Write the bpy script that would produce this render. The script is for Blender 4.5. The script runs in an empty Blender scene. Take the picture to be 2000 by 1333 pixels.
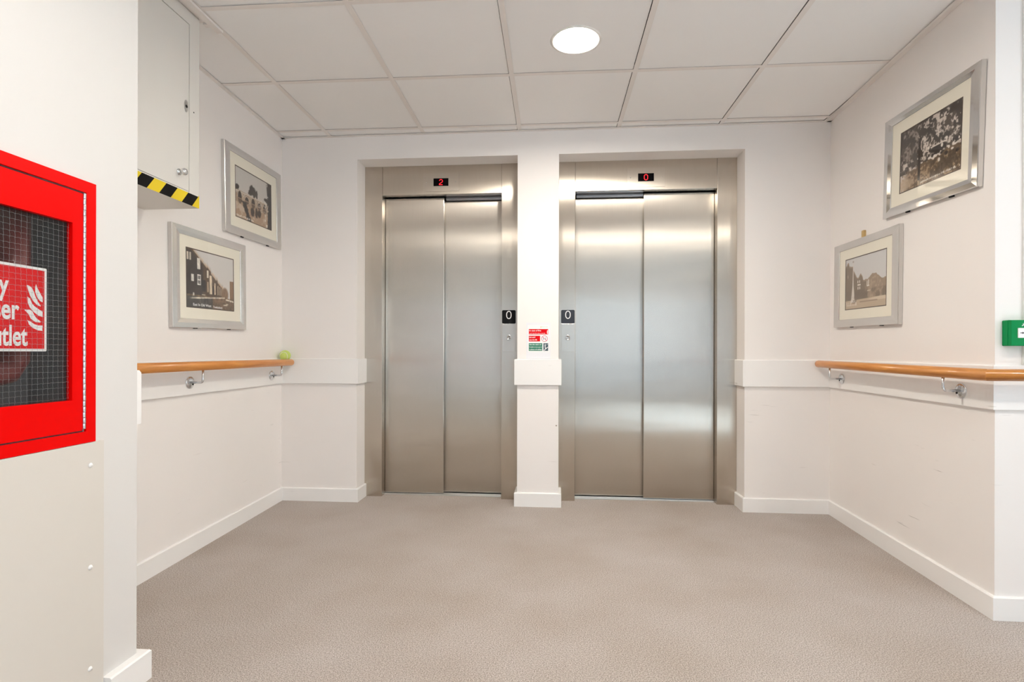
import bpy, bmesh, math, random
import numpy as np
from mathutils import Vector, Matrix

C = bpy.context.scene.collection
SC = bpy.context.scene
PI = math.pi

# ------------------------------------------------------------------ camera
F_PX, YAW, ROLL, CAM_H = 1071.9, -0.0833, 0.0022, 0.9466
cam = bpy.data.cameras.new('camera'); cam.sensor_width = 36.0; cam.sensor_fit = 'HORIZONTAL'
cam.lens = F_PX / 2000 * 36; cam.shift_y = 22.18 / 2000; cam.clip_start = 0.02
co = bpy.data.objects.new('camera', cam); C.objects.link(co); SC.camera = co
fwd = Vector((math.sin(YAW), math.cos(YAW), 0)); rt = Vector((math.cos(YAW), -math.sin(YAW), 0)); up = rt.cross(fwd)
r2 = rt * math.cos(ROLL) + up * math.sin(ROLL); u2 = -rt * math.sin(ROLL) + up * math.cos(ROLL)
co.matrix_world = Matrix(((r2.x, u2.x, -fwd.x, 0), (r2.y, u2.y, -fwd.y, 0), (r2.z, u2.z, -fwd.z, CAM_H), (0, 0, 0, 1)))

# ------------------------------------------------------------------ world, lights, exposure
SC.view_settings.view_transform = 'Standard'; SC.view_settings.look = 'None'
SC.view_settings.gamma = 1.0; SC.view_settings.use_curve_mapping = False
SC.view_settings.exposure = 0.43
w = bpy.data.worlds.new('world'); SC.world = w; w.use_nodes = True
w.node_tree.nodes['Background'].inputs['Color'].default_value = (0.66, 0.83, 1.0, 1)
w.node_tree.nodes['Background'].inputs['Strength'].default_value = 0.72
SC.cycles.max_bounces = 14; SC.cycles.diffuse_bounces = 8; SC.cycles.glossy_bounces = 6
SC.cycles.use_denoising = True
SC.cycles.sample_clamp_indirect = 8.0

def area(name, loc, aim, sx, sy, power, col):
    l = bpy.data.lights.new(name, 'AREA'); l.shape = 'RECTANGLE'; l.size = sx; l.size_y = sy; l.energy = power; l.color = col
    o = bpy.data.objects.new(name, l); C.objects.link(o); o.location = loc
    o.rotation_euler = Vector(aim).to_track_quat('-Z', 'Y').to_euler(); return o
# fill lamps and a sun added outside invented lobby windows behind the camera
area('rear_fill', (1.0, -4.85, 1.20), (0, 1, -0.06), 4.2, 2.3, 9, (0.70, 0.86, 1.0))
area('side_fill', (3.75, -1.2, 1.5), (-1, 0.25, -0.3), 2.6, 1.9, 46, (0.92, 0.96, 1.0))
sun = bpy.data.lights.new('sun', 'SUN'); sun.energy = 46.0; sun.angle = 0.02; sun.color = (0.56, 0.80, 1.0)
so = bpy.data.objects.new('sun', sun); C.objects.link(so); so.rotation_euler = Vector((-1, -0.05, -1.0)).to_track_quat('-Z', 'Y').to_euler()
LAMP_E, FILL_E = 230.0, 105.0

# ------------------------------------------------------------------ room numbers (metres)
XL, XR, YB, H = -1.7594, 1.5964, 3.3737, 2.3083
AL, AR = 0.0433, -0.0354
def lx(y, off=0.0): return XL + AL * (YB - y) + off       # left wall face
def rx(y, off=0.0): return XR + AR * (YB - y) - off       # right wall face
YS = 3.515                                               # face of the steel lift surrounds
YN = 2.0904                                              # where the right wall turns away
XF, YF = -1.199, 1.475                                   # near left wall face and its corner
DZ0, DZ1, DT = 0.7456, 0.9055, 0.014                     # dado rail
SZ, ST = 0.0835, 0.0134                                  # skirting

# ------------------------------------------------------------------ materials
def lin(c):
    return tuple(((v / 255) / 12.92 if v / 255 <= 0.04045 else ((v / 255 + 0.055) / 1.055) ** 2.4) for v in c)
def mat(name, col, rough=0.5, metal=0.0, emit=None, es=0.0, spec=0.5, coat=0.0):
    m = bpy.data.materials.new(name); m.use_nodes = True
    b = m.node_tree.nodes['Principled BSDF']
    b.inputs['Base Color'].default_value = (*col, 1); b.inputs['Roughness'].default_value = rough
    b.inputs['Metallic'].default_value = metal; b.inputs['Specular IOR Level'].default_value = spec
    b.inputs['Coat Weight'].default_value = coat
    if emit: b.inputs['Emission Color'].default_value = (*emit, 1); b.inputs['Emission Strength'].default_value = es
    return m
def N(m, t, **kw):
    n = m.node_tree.nodes.new(t)
    for k, v in kw.items():
        if k in n.inputs: n.inputs[k].default_value = v
        else: setattr(n, k, v)
    return n
def LK(m, a, b): m.node_tree.links.new(a, b)
def mottle(m, scale, amount, bump=0.0, bscale=None, stretch=(1, 1, 1), dist=0.002, base=None):
    """slight colour variation and relief, in object coordinates"""
    b = m.node_tree.nodes['Principled BSDF']
    tc = N(m, 'ShaderNodeTexCoord'); mp = N(m, 'ShaderNodeMapping'); mp.inputs['Scale'].default_value = stretch
    LK(m, tc.outputs['Object'], mp.inputs['Vector'])
    n = N(m, 'ShaderNodeTexNoise', Scale=scale, Detail=5.0, Roughness=0.6); LK(m, mp.outputs[0], n.inputs['Vector'])
    col = base or b.inputs['Base Color'].default_value[:3]
    mx = N(m, 'ShaderNodeMix', data_type='RGBA')
    mx.inputs['A'].default_value = (*[c * (1 - amount) for c in col], 1); mx.inputs['B'].default_value = (*[min(1, c * (1 + amount)) for c in col], 1)
    LK(m, n.outputs['Fac'], mx.inputs['Factor']); LK(m, mx.outputs['Result'], b.inputs['Base Color'])
    if bump:
        n2 = N(m, 'ShaderNodeTexNoise', Scale=bscale or scale, Detail=4.0); LK(m, mp.outputs[0], n2.inputs['Vector'])
        bp = N(m, 'ShaderNodeBump', Strength=bump, Distance=dist); LK(m, n2.outputs['Fac'], bp.inputs['Height']); LK(m, bp.outputs[0], b.inputs['Normal'])
    return m

M = {}
M['wall'] = mottle(mat('wall_paint', (0.86, 0.826, 0.80), 0.62), 3.0, 0.015, 0.25, 90, dist=0.0006)
M['ceiling_tile'] = mottle(mat('ceiling_tile', (0.89, 0.88, 0.87), 0.9), 6.0, 0.01, 0.3, 260, dist=0.0006)
M['grid'] = mottle(mat('ceiling_grid_metal', (0.81, 0.765, 0.73), 0.45), 5, 0.01)
M['gloss'] = mottle(mat('white_gloss_paint', (0.88, 0.87, 0.855), 0.30), 4.0, 0.015, 0.15, 30, dist=0.0005)
M['cupboard'] = mottle(mat('cupboard_paint', (0.72, 0.70, 0.66), 0.4), 3, 0.01)
M['wall_dimmed'] = mottle(mat('wall_paint_dimmed', (0.72, 0.705, 0.685), 0.55), 3.0, 0.02, 0.25, 60, dist=0.0006)  # same wall paint, darkened in colour to offset the strong light here
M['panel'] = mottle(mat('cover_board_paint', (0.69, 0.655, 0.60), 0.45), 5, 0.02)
M['void'] = mat('dark_void', (0.02, 0.02, 0.02), 0.8)
M['black'] = mat('black_plastic', (0.006, 0.006, 0.007), 0.5, spec=0.15)
M['white'] = mat('white_print', (0.87, 0.87, 0.87), 0.5)
M['chrome'] = mat('zinc_plated_steel', (0.72, 0.74, 0.76), 0.22, 1.0)
M['silver'] = mottle(mat('satin_silver_moulding', (0.66, 0.645, 0.625), 0.24, 0.9), 40, 0.03, stretch=(0.1, 1, 1))
M['polished'] = mat('polished_silver_moulding', (0.70, 0.69, 0.675), 0.09, 0.95)
M['mount'] = mottle(mat('cream_mount_board', (0.84, 0.80, 0.68), 0.8), 30, 0.01)
M['core'] = mat('dark_bevel', (0.07, 0.045, 0.03), 0.6)
M['red'] = mottle(mat('red_enamel', (0.78, 0.0, 0.0), 0.4, spec=0.10), 20, 0.02, 0.1, 150, dist=0.0003)
M['signred'] = mat('sign_red', (0.72, 0.0, 0.006), 0.5, spec=0.15)
M['yellow'] = mat('tape_yellow', (0.80, 0.60, 0.01), 0.45)
M['tapeblack'] = mat('tape_black', (0.005, 0.005, 0.005), 0.5, spec=0.1)
M['signgreen'] = mat('sign_green', (0.015, 0.20, 0.12), 0.5)
M['signdark'] = mat('sign_slate', (0.05, 0.09, 0.11), 0.5)
M['callgreen'] = mat('call_point_green', (0.0, 0.24, 0.065), 0.4, spec=0.15)
M['led'] = mat('led_red', (0.3, 0, 0), 0.5, emit=(1.0, 0.02, 0.03), es=1.6)
M['display'] = mat('display_black', (0.002, 0.001, 0.002), 0.5, spec=0.08)
M['lamp'] = mat('lamp_diffuser', (0.9, 0.9, 0.9), 0.5, emit=(1.0, 0.93, 0.835), es=LAMP_E)
M['fill_lamp'] = mat('fill_lamp_diffuser', (0.9, 0.9, 0.9), 0.5, emit=(1.0, 0.93, 0.835), es=FILL_E)  # glow of the added downlight row
M['lampring'] = mat('lamp_ring', (0.85, 0.83, 0.78), 0.3)
M['peg'] = mottle(mat('pale_wood_peg', (0.55, 0.38, 0.16), 0.6), 40, 0.1)
M['ball'] = mottle(mat('ball_felt', (0.56, 0.70, 0.18), 0.95), 200, 0.12, 0.6, 400, dist=0.001)
M['seam'] = mat('ball_seam', (0.85, 0.88, 0.75), 0.8)
M['pipe'] = mat('riser_pipe_red', (0.14, 0.018, 0.018), 0.4)
M['inside'] = mat('cabinet_interior', (0.10, 0.105, 0.11), 0.6)
M['wire'] = mat('glass_wire', (0.33, 0.34, 0.35), 0.4, 0.8)
M['chip'] = mat('plaster_chip', (0.35, 0.30, 0.25), 0.9)

def scuffs(m, zmax, amount, seed):
    """sparse dark rub marks with shapes of their own, on the part of the wall people and trolleys touch"""
    b = m.node_tree.nodes['Principled BSDF']; src = b.inputs['Base Color'].links[0].from_socket
    tc = N(m, 'ShaderNodeTexCoord'); mp = N(m, 'ShaderNodeMapping'); mp.inputs['Scale'].default_value = (5, 5, 95); mp.inputs['Location'].default_value = (seed, seed, seed); mp.inputs['Rotation'].default_value = (0.06, 0.09, 0)
    LK(m, tc.outputs['Object'], mp.inputs['Vector']); n = N(m, 'ShaderNodeTexNoise', Scale=1.0, Detail=3.0, Distortion=0.3); LK(m, mp.outputs[0], n.inputs['Vector'])
    r = N(m, 'ShaderNodeMapRange'); r.inputs['From Min'].default_value = 0.69; r.inputs['From Max'].default_value = 0.76; LK(m, n.outputs['Fac'], r.inputs['Value'])
    n2 = N(m, 'ShaderNodeTexNoise', Scale=3.1, Detail=2.0); LK(m, tc.outputs['Object'], n2.inputs['Vector'])
    q = N(m, 'ShaderNodeMapRange'); q.inputs['From Min'].default_value = 0.52; q.inputs['From Max'].default_value = 0.62; LK(m, n2.outputs['Fac'], q.inputs['Value'])
    sx = N(m, 'ShaderNodeSeparateXYZ'); LK(m, tc.outputs['Object'], sx.inputs[0]); lt = N(m, 'ShaderNodeMath', operation='LESS_THAN'); lt.inputs[1].default_value = zmax; LK(m, sx.outputs['Z'], lt.inputs[0])
    a1 = N(m, 'ShaderNodeMath', operation='MULTIPLY'); a2 = N(m, 'ShaderNodeMath', operation='MULTIPLY'); a3 = N(m, 'ShaderNodeMath', operation='MULTIPLY'); a3.inputs[1].default_value = amount
    LK(m, r.outputs[0], a1.inputs[0]); LK(m, q.outputs[0], a1.inputs[1]); LK(m, a1.outputs[0], a2.inputs[0]); LK(m, lt.outputs[0], a2.inputs[1]); LK(m, a2.outputs[0], a3.inputs[0])
    mx = N(m, 'ShaderNodeMix', data_type='RGBA'); mx.inputs['B'].default_value = (0.30, 0.27, 0.25, 1); LK(m, a3.outputs[0], mx.inputs['Factor']); LK(m, src, mx.inputs['A']); LK(m, mx.outputs['Result'], b.inputs['Base Color'])
scuffs(M['wall'], 0.75, 0.55, 0.0); scuffs(M['gloss'], 0.95, 0.55, 3.3); scuffs(M['wall_dimmed'], 0.9, 0.4, 1.7); scuffs(M['panel'], 0.9, 0.4, 5.1)

# carpet
m = M['carpet'] = mat('grey_brown_carpet', (0.30, 0.25, 0.21), 0.95, spec=0.1)
b = m.node_tree.nodes['Principled BSDF']; tc = N(m, 'ShaderNodeTexCoord')
n1 = N(m, 'ShaderNodeTexNoise', Scale=260.0, Detail=3.0, Roughness=0.7); LK(m, tc.outputs['Object'], n1.inputs['Vector'])
n2 = N(m, 'ShaderNodeTexNoise', Scale=2.2, Detail=4.0); LK(m, tc.outputs['Object'], n2.inputs['Vector'])
r1 = N(m, 'ShaderNodeValToRGB'); r1.color_ramp.elements[0].position = 0.38; r1.color_ramp.elements[1].position = 0.62
r1.color_ramp.elements[0].color = (0.24, 0.205, 0.182, 1); r1.color_ramp.elements[1].color = (0.61, 0.555, 0.52, 1)
LK(m, n1.outputs['Fac'], r1.inputs['Fac'])
hs = N(m, 'ShaderNodeMix', data_type='RGBA', blend_type='MULTIPLY'); hs.inputs['Factor'].default_value = 1.0
r3 = N(m, 'ShaderNodeValToRGB'); r3.color_ramp.elements[0].position = 0.3; r3.color_ramp.elements[1].position = 0.7
r3.color_ramp.elements[0].color = (0.86, 0.82, 0.775, 1); r3.color_ramp.elements[1].color = (1, 1, 1, 1)
LK(m, n2.outputs['Fac'], r3.inputs['Fac']); LK(m, r1.outputs[0], hs.inputs['A']); LK(m, r3.outputs[0], hs.inputs['B'])
LK(m, hs.outputs['Result'], b.inputs['Base Color'])
bp = N(m, 'ShaderNodeBump', Strength=0.5, Distance=0.0025); LK(m, n1.outputs['Fac'], bp.inputs['Height']); LK(m, bp.outputs[0], b.inputs['Normal'])
b.inputs['Sheen Weight'].default_value = 0.15

# handrail timber
m = M['wood'] = mat('varnished_beech', (0.62, 0.29, 0.07), 0.32, coat=0.3)
b = m.node_tree.nodes['Principled BSDF']; tc = N(m, 'ShaderNodeTexCoord'); mp = N(m, 'ShaderNodeMapping'); mp.inputs['Scale'].default_value = (30, 2.0, 30)
LK(m, tc.outputs['Object'], mp.inputs['Vector'])
n1 = N(m, 'ShaderNodeTexNoise', Scale=2.0, Detail=6.0, Distortion=0.6); LK(m, mp.outputs[0], n1.inputs['Vector'])
r1 = N(m, 'ShaderNodeValToRGB'); r1.color_ramp.elements[0].position = 0.3; r1.color_ramp.elements[1].position = 0.72
r1.color_ramp.elements[0].color = (0.50, 0.175, 0.035, 1); r1.color_ramp.elements[1].color = (0.70, 0.31, 0.075, 1)
LK(m, n1.outputs['Fac'], r1.inputs['Fac']); LK(m, r1.outputs[0], b.inputs['Base Color'])

# brushed stainless steel, grain upright so highlights smear sideways
def steel(name, col, rough, wav, an=1.0):
    m = mat(name, col, rough, 1.0); b = m.node_tree.nodes['Principled BSDF']
    b.inputs['Anisotropic'].default_value = an
    tg = N(m, 'ShaderNodeTangent', direction_type='UV_MAP', uv_map='UVMap'); LK(m, tg.outputs[0], b.inputs['Tangent'])
    tc = N(m, 'ShaderNodeTexCoord')
    mp = N(m, 'ShaderNodeMapping'); mp.inputs['Scale'].default_value = (1.1, 1.0, 5.5); LK(m, tc.outputs['Object'], mp.inputs['Vector'])
    n = N(m, 'ShaderNodeTexNoise', Scale=1.0, Detail=1.5); LK(m, mp.outputs[0], n.inputs['Vector'])
    mp2 = N(m, 'ShaderNodeMapping'); mp2.inputs['Scale'].default_value = (160, 160, 2.5); LK(m, tc.outputs['Object'], mp2.inputs['Vector'])
    g = N(m, 'ShaderNodeTexNoise', Scale=2.0, Detail=3.0); LK(m, mp2.outputs[0], g.inputs['Vector'])
    st = N(m, 'ShaderNodeTexNoise', Scale=2.6, Detail=6.0, Roughness=0.65); LK(m, tc.outputs['Object'], st.inputs['Vector'])
    bp = N(m, 'ShaderNodeBump', Strength=1.0, Distance=wav); LK(m, n.outputs['Fac'], bp.inputs['Height']); LK(m, bp.outputs[0], b.inputs['Normal'])
    mr = N(m, 'ShaderNodeMapRange'); mr.inputs['To Min'].default_value = rough * 1.0; mr.inputs['To Max'].default_value = rough * 1.0
    LK(m, st.outputs['Fac'], mr.inputs['Value']); LK(m, mr.outputs[0], b.inputs['Roughness'])
    mx = N(m, 'ShaderNodeMix', data_type='RGBA'); mx.inputs['A'].default_value = (*[c * k for c, k in zip(col, (0.88, 0.87, 0.85))], 1); mx.inputs['B'].default_value = (*[min(1, c * 1.10) for c in col], 1)
    ad = N(m, 'ShaderNodeMath', operation='ADD'); ml = N(m, 'ShaderNodeMath', operation='MULTIPLY'); ml.inputs[1].default_value = 0.5
    LK(m, st.outputs['Fac'], ad.inputs[0]); LK(m, g.outputs['Fac'], ad.inputs[1]); LK(m, ad.outputs[0], ml.inputs[0])
    LK(m, ml.outputs[0], mx.inputs['Factor']); LK(m, mx.outputs['Result'], b.inputs['Base Color'])
    return m
M['steel'] = steel('brushed_steel_door', (0.625, 0.585, 0.53), 0.25, 0.0013)
M['steel_frame'] = steel('brushed_steel_surround', (0.60, 0.55, 0.485), 0.25, 0.0006)
M['steel_plate'] = steel('brushed_steel_plate', (0.615, 0.57, 0.51), 0.26, 0.0002)
M['plate'] = mat('satin_plate', (0.62, 0.61, 0.60), 0.3, 1.0)
M['sill'] = mat('aluminium_sill', (0.78, 0.77, 0.75), 0.35, 1.0)
M['track'] = mat('dark_track_steel', (0.50, 0.49, 0.50), 0.3, 1.0)

def glass(name, gloss=0.010, rough=0.03, bump=0.0, tint=(1, 1, 1)):
    m = bpy.data.materials.new(name); m.use_nodes = True; nt = m.node_tree; nt.nodes.clear()
    o = N(m, 'ShaderNodeOutputMaterial'); t = N(m, 'ShaderNodeBsdfTransparent'); t.inputs[0].default_value = (*tint, 1)
    g = N(m, 'ShaderNodeBsdfGlossy'); g.inputs['Roughness'].default_value = rough
    mx = N(m, 'ShaderNodeMixShader'); lw = N(m, 'ShaderNodeLayerWeight'); pw = N(m, 'ShaderNodeMath', operation='POWER'); pw.inputs[1].default_value = 5.0; LK(m, lw.outputs['Facing'], pw.inputs[0]); fr = N(m, 'ShaderNodeMath', operation='MULTIPLY_ADD'); fr.inputs[1].default_value = 0.9; fr.inputs[2].default_value = gloss; LK(m, pw.outputs[0], fr.inputs[0])
    if bump:
        tc = N(m, 'ShaderNodeTexCoord'); n = N(m, 'ShaderNodeTexNoise', Scale=120.0, Detail=2.0); LK(m, tc.outputs['Object'], n.inputs['Vector'])
        bp = N(m, 'ShaderNodeBump', Strength=bump, Distance=0.001); LK(m, n.outputs['Fac'], bp.inputs['Height']); LK(m, bp.outputs[0], g.inputs['Normal'])
    LK(m, fr.outputs[0], mx.inputs[0]); LK(m, t.outputs[0], mx.inputs[1]); LK(m, g.outputs[0], mx.inputs[2]); LK(m, mx.outputs[0], o.inputs[0])
    return m
M['glass'] = glass('picture_glass')
M['wiredglass'] = glass('wired_glass', gloss=0.03, rough=0.3, bump=0.25, tint=(0.95, 0.96, 0.96))

# ------------------------------------------------------------------ mesh helpers
def nb(): return bmesh.new()
def box(bm, x0, x1, y0, y1, z0, z1, bev=0.0, mi=0):
    vs = [bm.verts.new(p) for p in ((x0, y0, z0), (x1, y0, z0), (x1, y1, z0), (x0, y1, z0), (x0, y0, z1), (x1, y0, z1), (x1, y1, z1), (x0, y1, z1))]
    fs = [bm.faces.new([vs[i] for i in q]) for q in ((0, 3, 2, 1), (4, 5, 6, 7), (0, 1, 5, 4), (1, 2, 6, 5), (2, 3, 7, 6), (3, 0, 4, 7))]
    for f in fs: f.material_index = mi
    if bev:
        es = list({e for f in fs for e in f.edges})
        bmesh.ops.bevel(bm, geom=es, offset=bev, segments=2, affect='EDGES', profile=0.5)
    return bm
def prism(bm, pts, z0, z1, mi=0, axis='z'):
    """polygon pts (a,b) extruded along an axis; local: x right, y up, z out"""
    def P(p, d):
        return {'z': (p[0], p[1], d), 'y': (p[0], d, p[1]), 'x': (d, p[0], p[1])}[axis]
    a = [bm.verts.new(P(p, z0)) for p in pts]; c = [bm.verts.new(P(p, z1)) for p in pts]
    fs = [bm.faces.new(a[::-1]), bm.faces.new(c)]
    n = len(pts)
    for i in range(n): fs.append(bm.faces.new((a[i], a[(i + 1) % n], c[(i + 1) % n], c[i])))
    for f in fs: f.material_index = mi
    return bm
def tube(bm, pts, r, seg=16, caps=True, mi=0, rad=None):
    pts = [Vector(p) for p in pts]; rings = []
    prev = None
    for i, p in enumerate(pts):
        if i == 0: t = pts[1] - p
        elif i == len(pts) - 1: t = p - pts[i - 1]
        else: t = (pts[i + 1] - p).normalized() + (p - pts[i - 1]).normalized()
        t.normalize()
        if prev is None:
            a = Vector((0, 0, 1)) if abs(t.z) < 0.9 else Vector((1, 0, 0)); x = t.cross(a).normalized()
        else: x = (prev - t * prev.dot(t)).normalized()
        prev = x; y = t.cross(x)
        k = 1.0
        if 0 < i < len(pts) - 1:
            cs = (pts[i + 1] - p).normalized().dot((p - pts[i - 1]).normalized()); k = 1.0
        rr = (rad[i] if rad else r) * k
        rings.append([bm.verts.new(p + (x * math.cos(2 * PI * j / seg) + y * math.sin(2 * PI * j / seg)) * rr) for j in range(seg)])
    for a, c in zip(rings, rings[1:]):
        for j in range(seg):
            f = bm.faces.new((a[j], a[(j + 1) % seg], c[(j + 1) % seg], c[j])); f.smooth = True; f.material_index = mi
    if caps:
        for rg in (rings[0][::-1], rings[-1]): bm.faces.new(rg).material_index = mi
    return bm
def lathe(bm, prof, seg=32, mi=0, M4=None):
    """prof (r, z) around local z"""
    rings = []
    for r, z in prof:
        if r < 1e-6: rings.append([bm.verts.new((0, 0, z))])
        else: rings.append([bm.verts.new((r * math.cos(2 * PI * j / seg), r * math.sin(2 * PI * j / seg), z)) for j in range(seg)])
    for a, c in zip(rings, rings[1:]):
        for j in range(seg):
            k = (j + 1) % seg
            if len(a) == 1 and len(c) == 1: continue
            v = [a[0], c[j], c[k]] if len(a) == 1 else ([a[j], a[k], c[0]] if len(c) == 1 else [a[j], a[k], c[k], c[j]])
            f = bm.faces.new(v); f.smooth = True; f.material_index = mi
    if M4 is not None:
        vs = [v for rg in rings for v in rg]; bmesh.ops.transform(bm, matrix=M4, verts=vs)
    return bm
def stroke(bm, pts, wd, z0, z1, closed=False, mi=0):
    """flat ribbon following pts"""
    P = [Vector((p[0], p[1])) for p in pts]; n = len(P); L = []; R = []
    for i in range(n):
        a = P[i - 1] if (i > 0 or closed) else P[i]; c = P[(i + 1) % n] if (i < n - 1 or closed) else P[i]
        d1 = (P[i] - a); d2 = (c - P[i]); d = (d1.normalized() if d1.length else Vector((0, 0))) + (d2.normalized() if d2.length else Vector((0, 0)))
        d.normalize(); nn = Vector((-d.y, d.x)) * wd / 2
        L.append(P[i] + nn); R.append(P[i] - nn)
    rng = range(n) if closed else range(n - 1)
    for i in rng:
        j = (i + 1) % n
        prism(bm, [L[i], R[i], R[j], L[j]], z0, z1, mi)
    return bm
def disc(cx, cy, r, n=32, a0=0.0): return [(cx + r * math.cos(a0 + 2 * PI * i / n), cy + r * math.sin(a0 + 2 * PI * i / n)) for i in range(n)]
def rrect(x0, x1, y0, y1, r, n=5):
    out = []
    for cx, cy, a in ((x1 - r, y1 - r, 0), (x0 + r, y1 - r, PI / 2), (x0 + r, y0 + r, PI), (x1 - r, y0 + r, 1.5 * PI)):
        out += [(cx + r * math.cos(a + PI / 2 * i / n), cy + r * math.sin(a + PI / 2 * i / n)) for i in range(n + 1)]
    return out
def obj(name, bm, mats, parent=None, label=None, uv=False, recalc=True):
    if recalc: bmesh.ops.recalc_face_normals(bm, faces=bm.faces[:])
    if uv:
        L = bm.loops.layers.uv.new('UVMap')
        for f in bm.faces:
            n = f.normal
            for l in f.loops:
                c = l.vert.co
                l[L].uv = (c.y, c.z) if abs(n.x) > 0.7 else ((c.x, c.y) if abs(n.z) > 0.7 else (c.x, c.z))
    me = bpy.data.meshes.new(name); bm.to_mesh(me); bm.free()
    for mm in (mats if isinstance(mats, (list, tuple)) else [mats]): me.materials.append(mm)
    o = bpy.data.objects.new(name, me); C.objects.link(o)
    if parent is not None: o.parent = parent
    if label: o['label'] = label
    return o
def thing(name, label, cat, mw=None, group=None):
    o = bpy.data.objects.new(name, None); C.objects.link(o); o.empty_display_size = 0.1
    if mw is not None: o.matrix_world = mw
    o['label'] = label; o['category'] = cat
    if group: o['group'] = group
    return o
def tag(o, label, cat, group=None):
    o['label'] = label; o['category'] = cat
    if group: o['group'] = group
    return o
def struct(name, bm, m, label=None, uv=False):
    o = obj(name, bm, m, uv=uv); o['kind'] = 'structure'
    o['label'] = label or name.replace('_', ' '); o['category'] = name.split('_')[0]
    return o
def basis(origin, right, upv=(0, 0, 1), tilt=0.0):
    """local x right, y up, z towards the viewer"""
    x = Vector(right).normalized(); y = Vector(upv); z = x.cross(y)
    if tilt:
        x, y = x * math.cos(tilt) + y * math.sin(tilt), -x * math.sin(tilt) + y * math.cos(tilt)
    o = Vector(origin)
    return Matrix(((x.x, y.x, z.x, o.x), (x.y, y.y, z.y, o.y), (x.z, y.z, z.z, o.z), (0, 0, 0, 1)))
def text_bm(s, height, x=0, y=0, z0=0, z1=0.0004, sx=1.0, bold=0.0, align='LEFT', width=None):
    cu = bpy.data.curves.new('lettering', 'FONT'); cu.body = s; cu.size = height / 0.70; cu.offset = bold; cu.align_x = align; cu.resolution_u = 4
    cu.extrude = (z1 - z0) / 2
    o = bpy.data.objects.new('lettering_source', cu); C.objects.link(o); bpy.context.view_layer.update()
    dg = bpy.context.evaluated_depsgraph_get(); me = bpy.data.meshes.new_from_object(o.evaluated_get(dg))
    bm = nb(); bm.from_mesh(me); bpy.data.meshes.remove(me); bpy.data.objects.remove(o); bpy.data.curves.remove(cu)
    if width and bm.verts:
        xs = [v.co.x for v in bm.verts]; sx = width / (max(xs) - min(xs))
        off = -min(xs) * sx if align == 'LEFT' else 0
    else: off = 0
    for v in bm.verts: v.co = Vector((v.co.x * sx + x + off, v.co.y + y, v.co.z + (z0 + z1) / 2))
    return bm
def merge(dst, src):
    me = bpy.data.meshes.new('tmp'); src.to_mesh(me); src.free(); dst.from_mesh(me); bpy.data.meshes.remove(me); return dst

# ------------------------------------------------------------------ floor
bm = nb(); box(bm, -2.2, 3.4, -4.75, 3.9, -0.08, 0.0)
struct('floor', bm, M['carpet'], 'grey brown cut pile carpet of the lift lobby')

# ------------------------------------------------------------------ ceiling: tiles in a lay-in grid
GR = 0.0104; GX, GY = -0.229, 2.6841
gm = Matrix(((math.cos(GR), -math.sin(GR), 0, GX), (math.sin(GR), math.cos(GR), 0, GY), (0, 0, 1, 0), (0, 0, 0, 1)))
def clip_room(bm):
    for co_, no in (((-2.0, 0, 0), (-1, 0, 0)), ((3.3, 0, 0), (1, 0, 0)), ((0, YB + 0.03, 0), (0, 1, 0)), ((0, -4.6, 0), (0, -1, 0))):
        bmesh.ops.bisect_plane(bm, geom=bm.verts[:] + bm.edges[:] + bm.faces[:], plane_co=co_, plane_no=no, clear_outer=True)
LIGHTS = [(0.076, 2.415), (-0.50, 0.60), (0.70, 0.61), (1.90, 0.62)]  # first is the alcove lamp, the rest are added for fill and reflections
LR = 0.098
bm = nb()
for i in range(-4, 7):
    for j in range(-13, 3):
        x0, x1 = i * 0.6 + 0.0095, (i + 1) * 0.6 - 0.0145; y0, y1 = j * 0.6 + 0.0140, (j + 1) * 0.6 - 0.0095
        lit = None
        for lx_, ly_ in LIGHTS:
            q = gm.inverted() @ Vector((lx_, ly_, 0))
            if x0 < q.x < x1 and y0 < q.y < y1: lit = q
        tb = nb(); zt = H + 0.004
        if lit is None: box(tb, x0, x1, y0, y1, zt, zt + 0.012)
        else:
            n = 48; sq = []; ci = []
            for k in range(n):
                a = 2 * PI * k / n; c, s = math.cos(a), math.sin(a)
                tx = ((x1 if c > 0 else x0) - lit.x) / c if abs(c) > 1e-6 else 1e9; ty = ((y1 if s > 0 else y0) - lit.y) / s if abs(s) > 1e-6 else 1e9
                t = min(tx, ty); sq.append(tb.verts.new((lit.x + c * t, lit.y + s * t, zt))); ci.append(tb.verts.new((lit.x + c * LR, lit.y + s * LR, zt)))
            for k in range(n): tb.faces.new((sq[k], sq[(k + 1) % n], ci[(k + 1) % n], ci[k]))
            for cx, cy in ((x0, y0), (x1, y0), (x1, y1), (x0, y1)):    # corner slivers
                best = sorted(range(n), key=lambda k: (sq[k].co.x - cx) ** 2 + (sq[k].co.y - cy) ** 2)[0]
                for k in (best, best - 1):
                    a, c = sq[k], sq[(k + 1) % n]
                    if abs(a.co.x - c.co.x) > 1e-5 and abs(a.co.y - c.co.y) > 1e-5: tb.faces.new((a, c, tb.verts.new((cx, cy, zt))))
        merge(bm, tb)
bmesh.ops.transform(bm, matrix=gm, verts=bm.verts[:]); clip_room(bm)
hb = nb(); box(hb, -2.0, 3.3, -4.6, YB + 0.03, H + 0.13, H + 0.15); 
for f in hb.faces: f.material_index = 1
merge(bm, hb)
struct('ceiling', bm, [M['ceiling_tile'], M['void']], 'pale lay-in ceiling tiles of the lift lobby')
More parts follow.
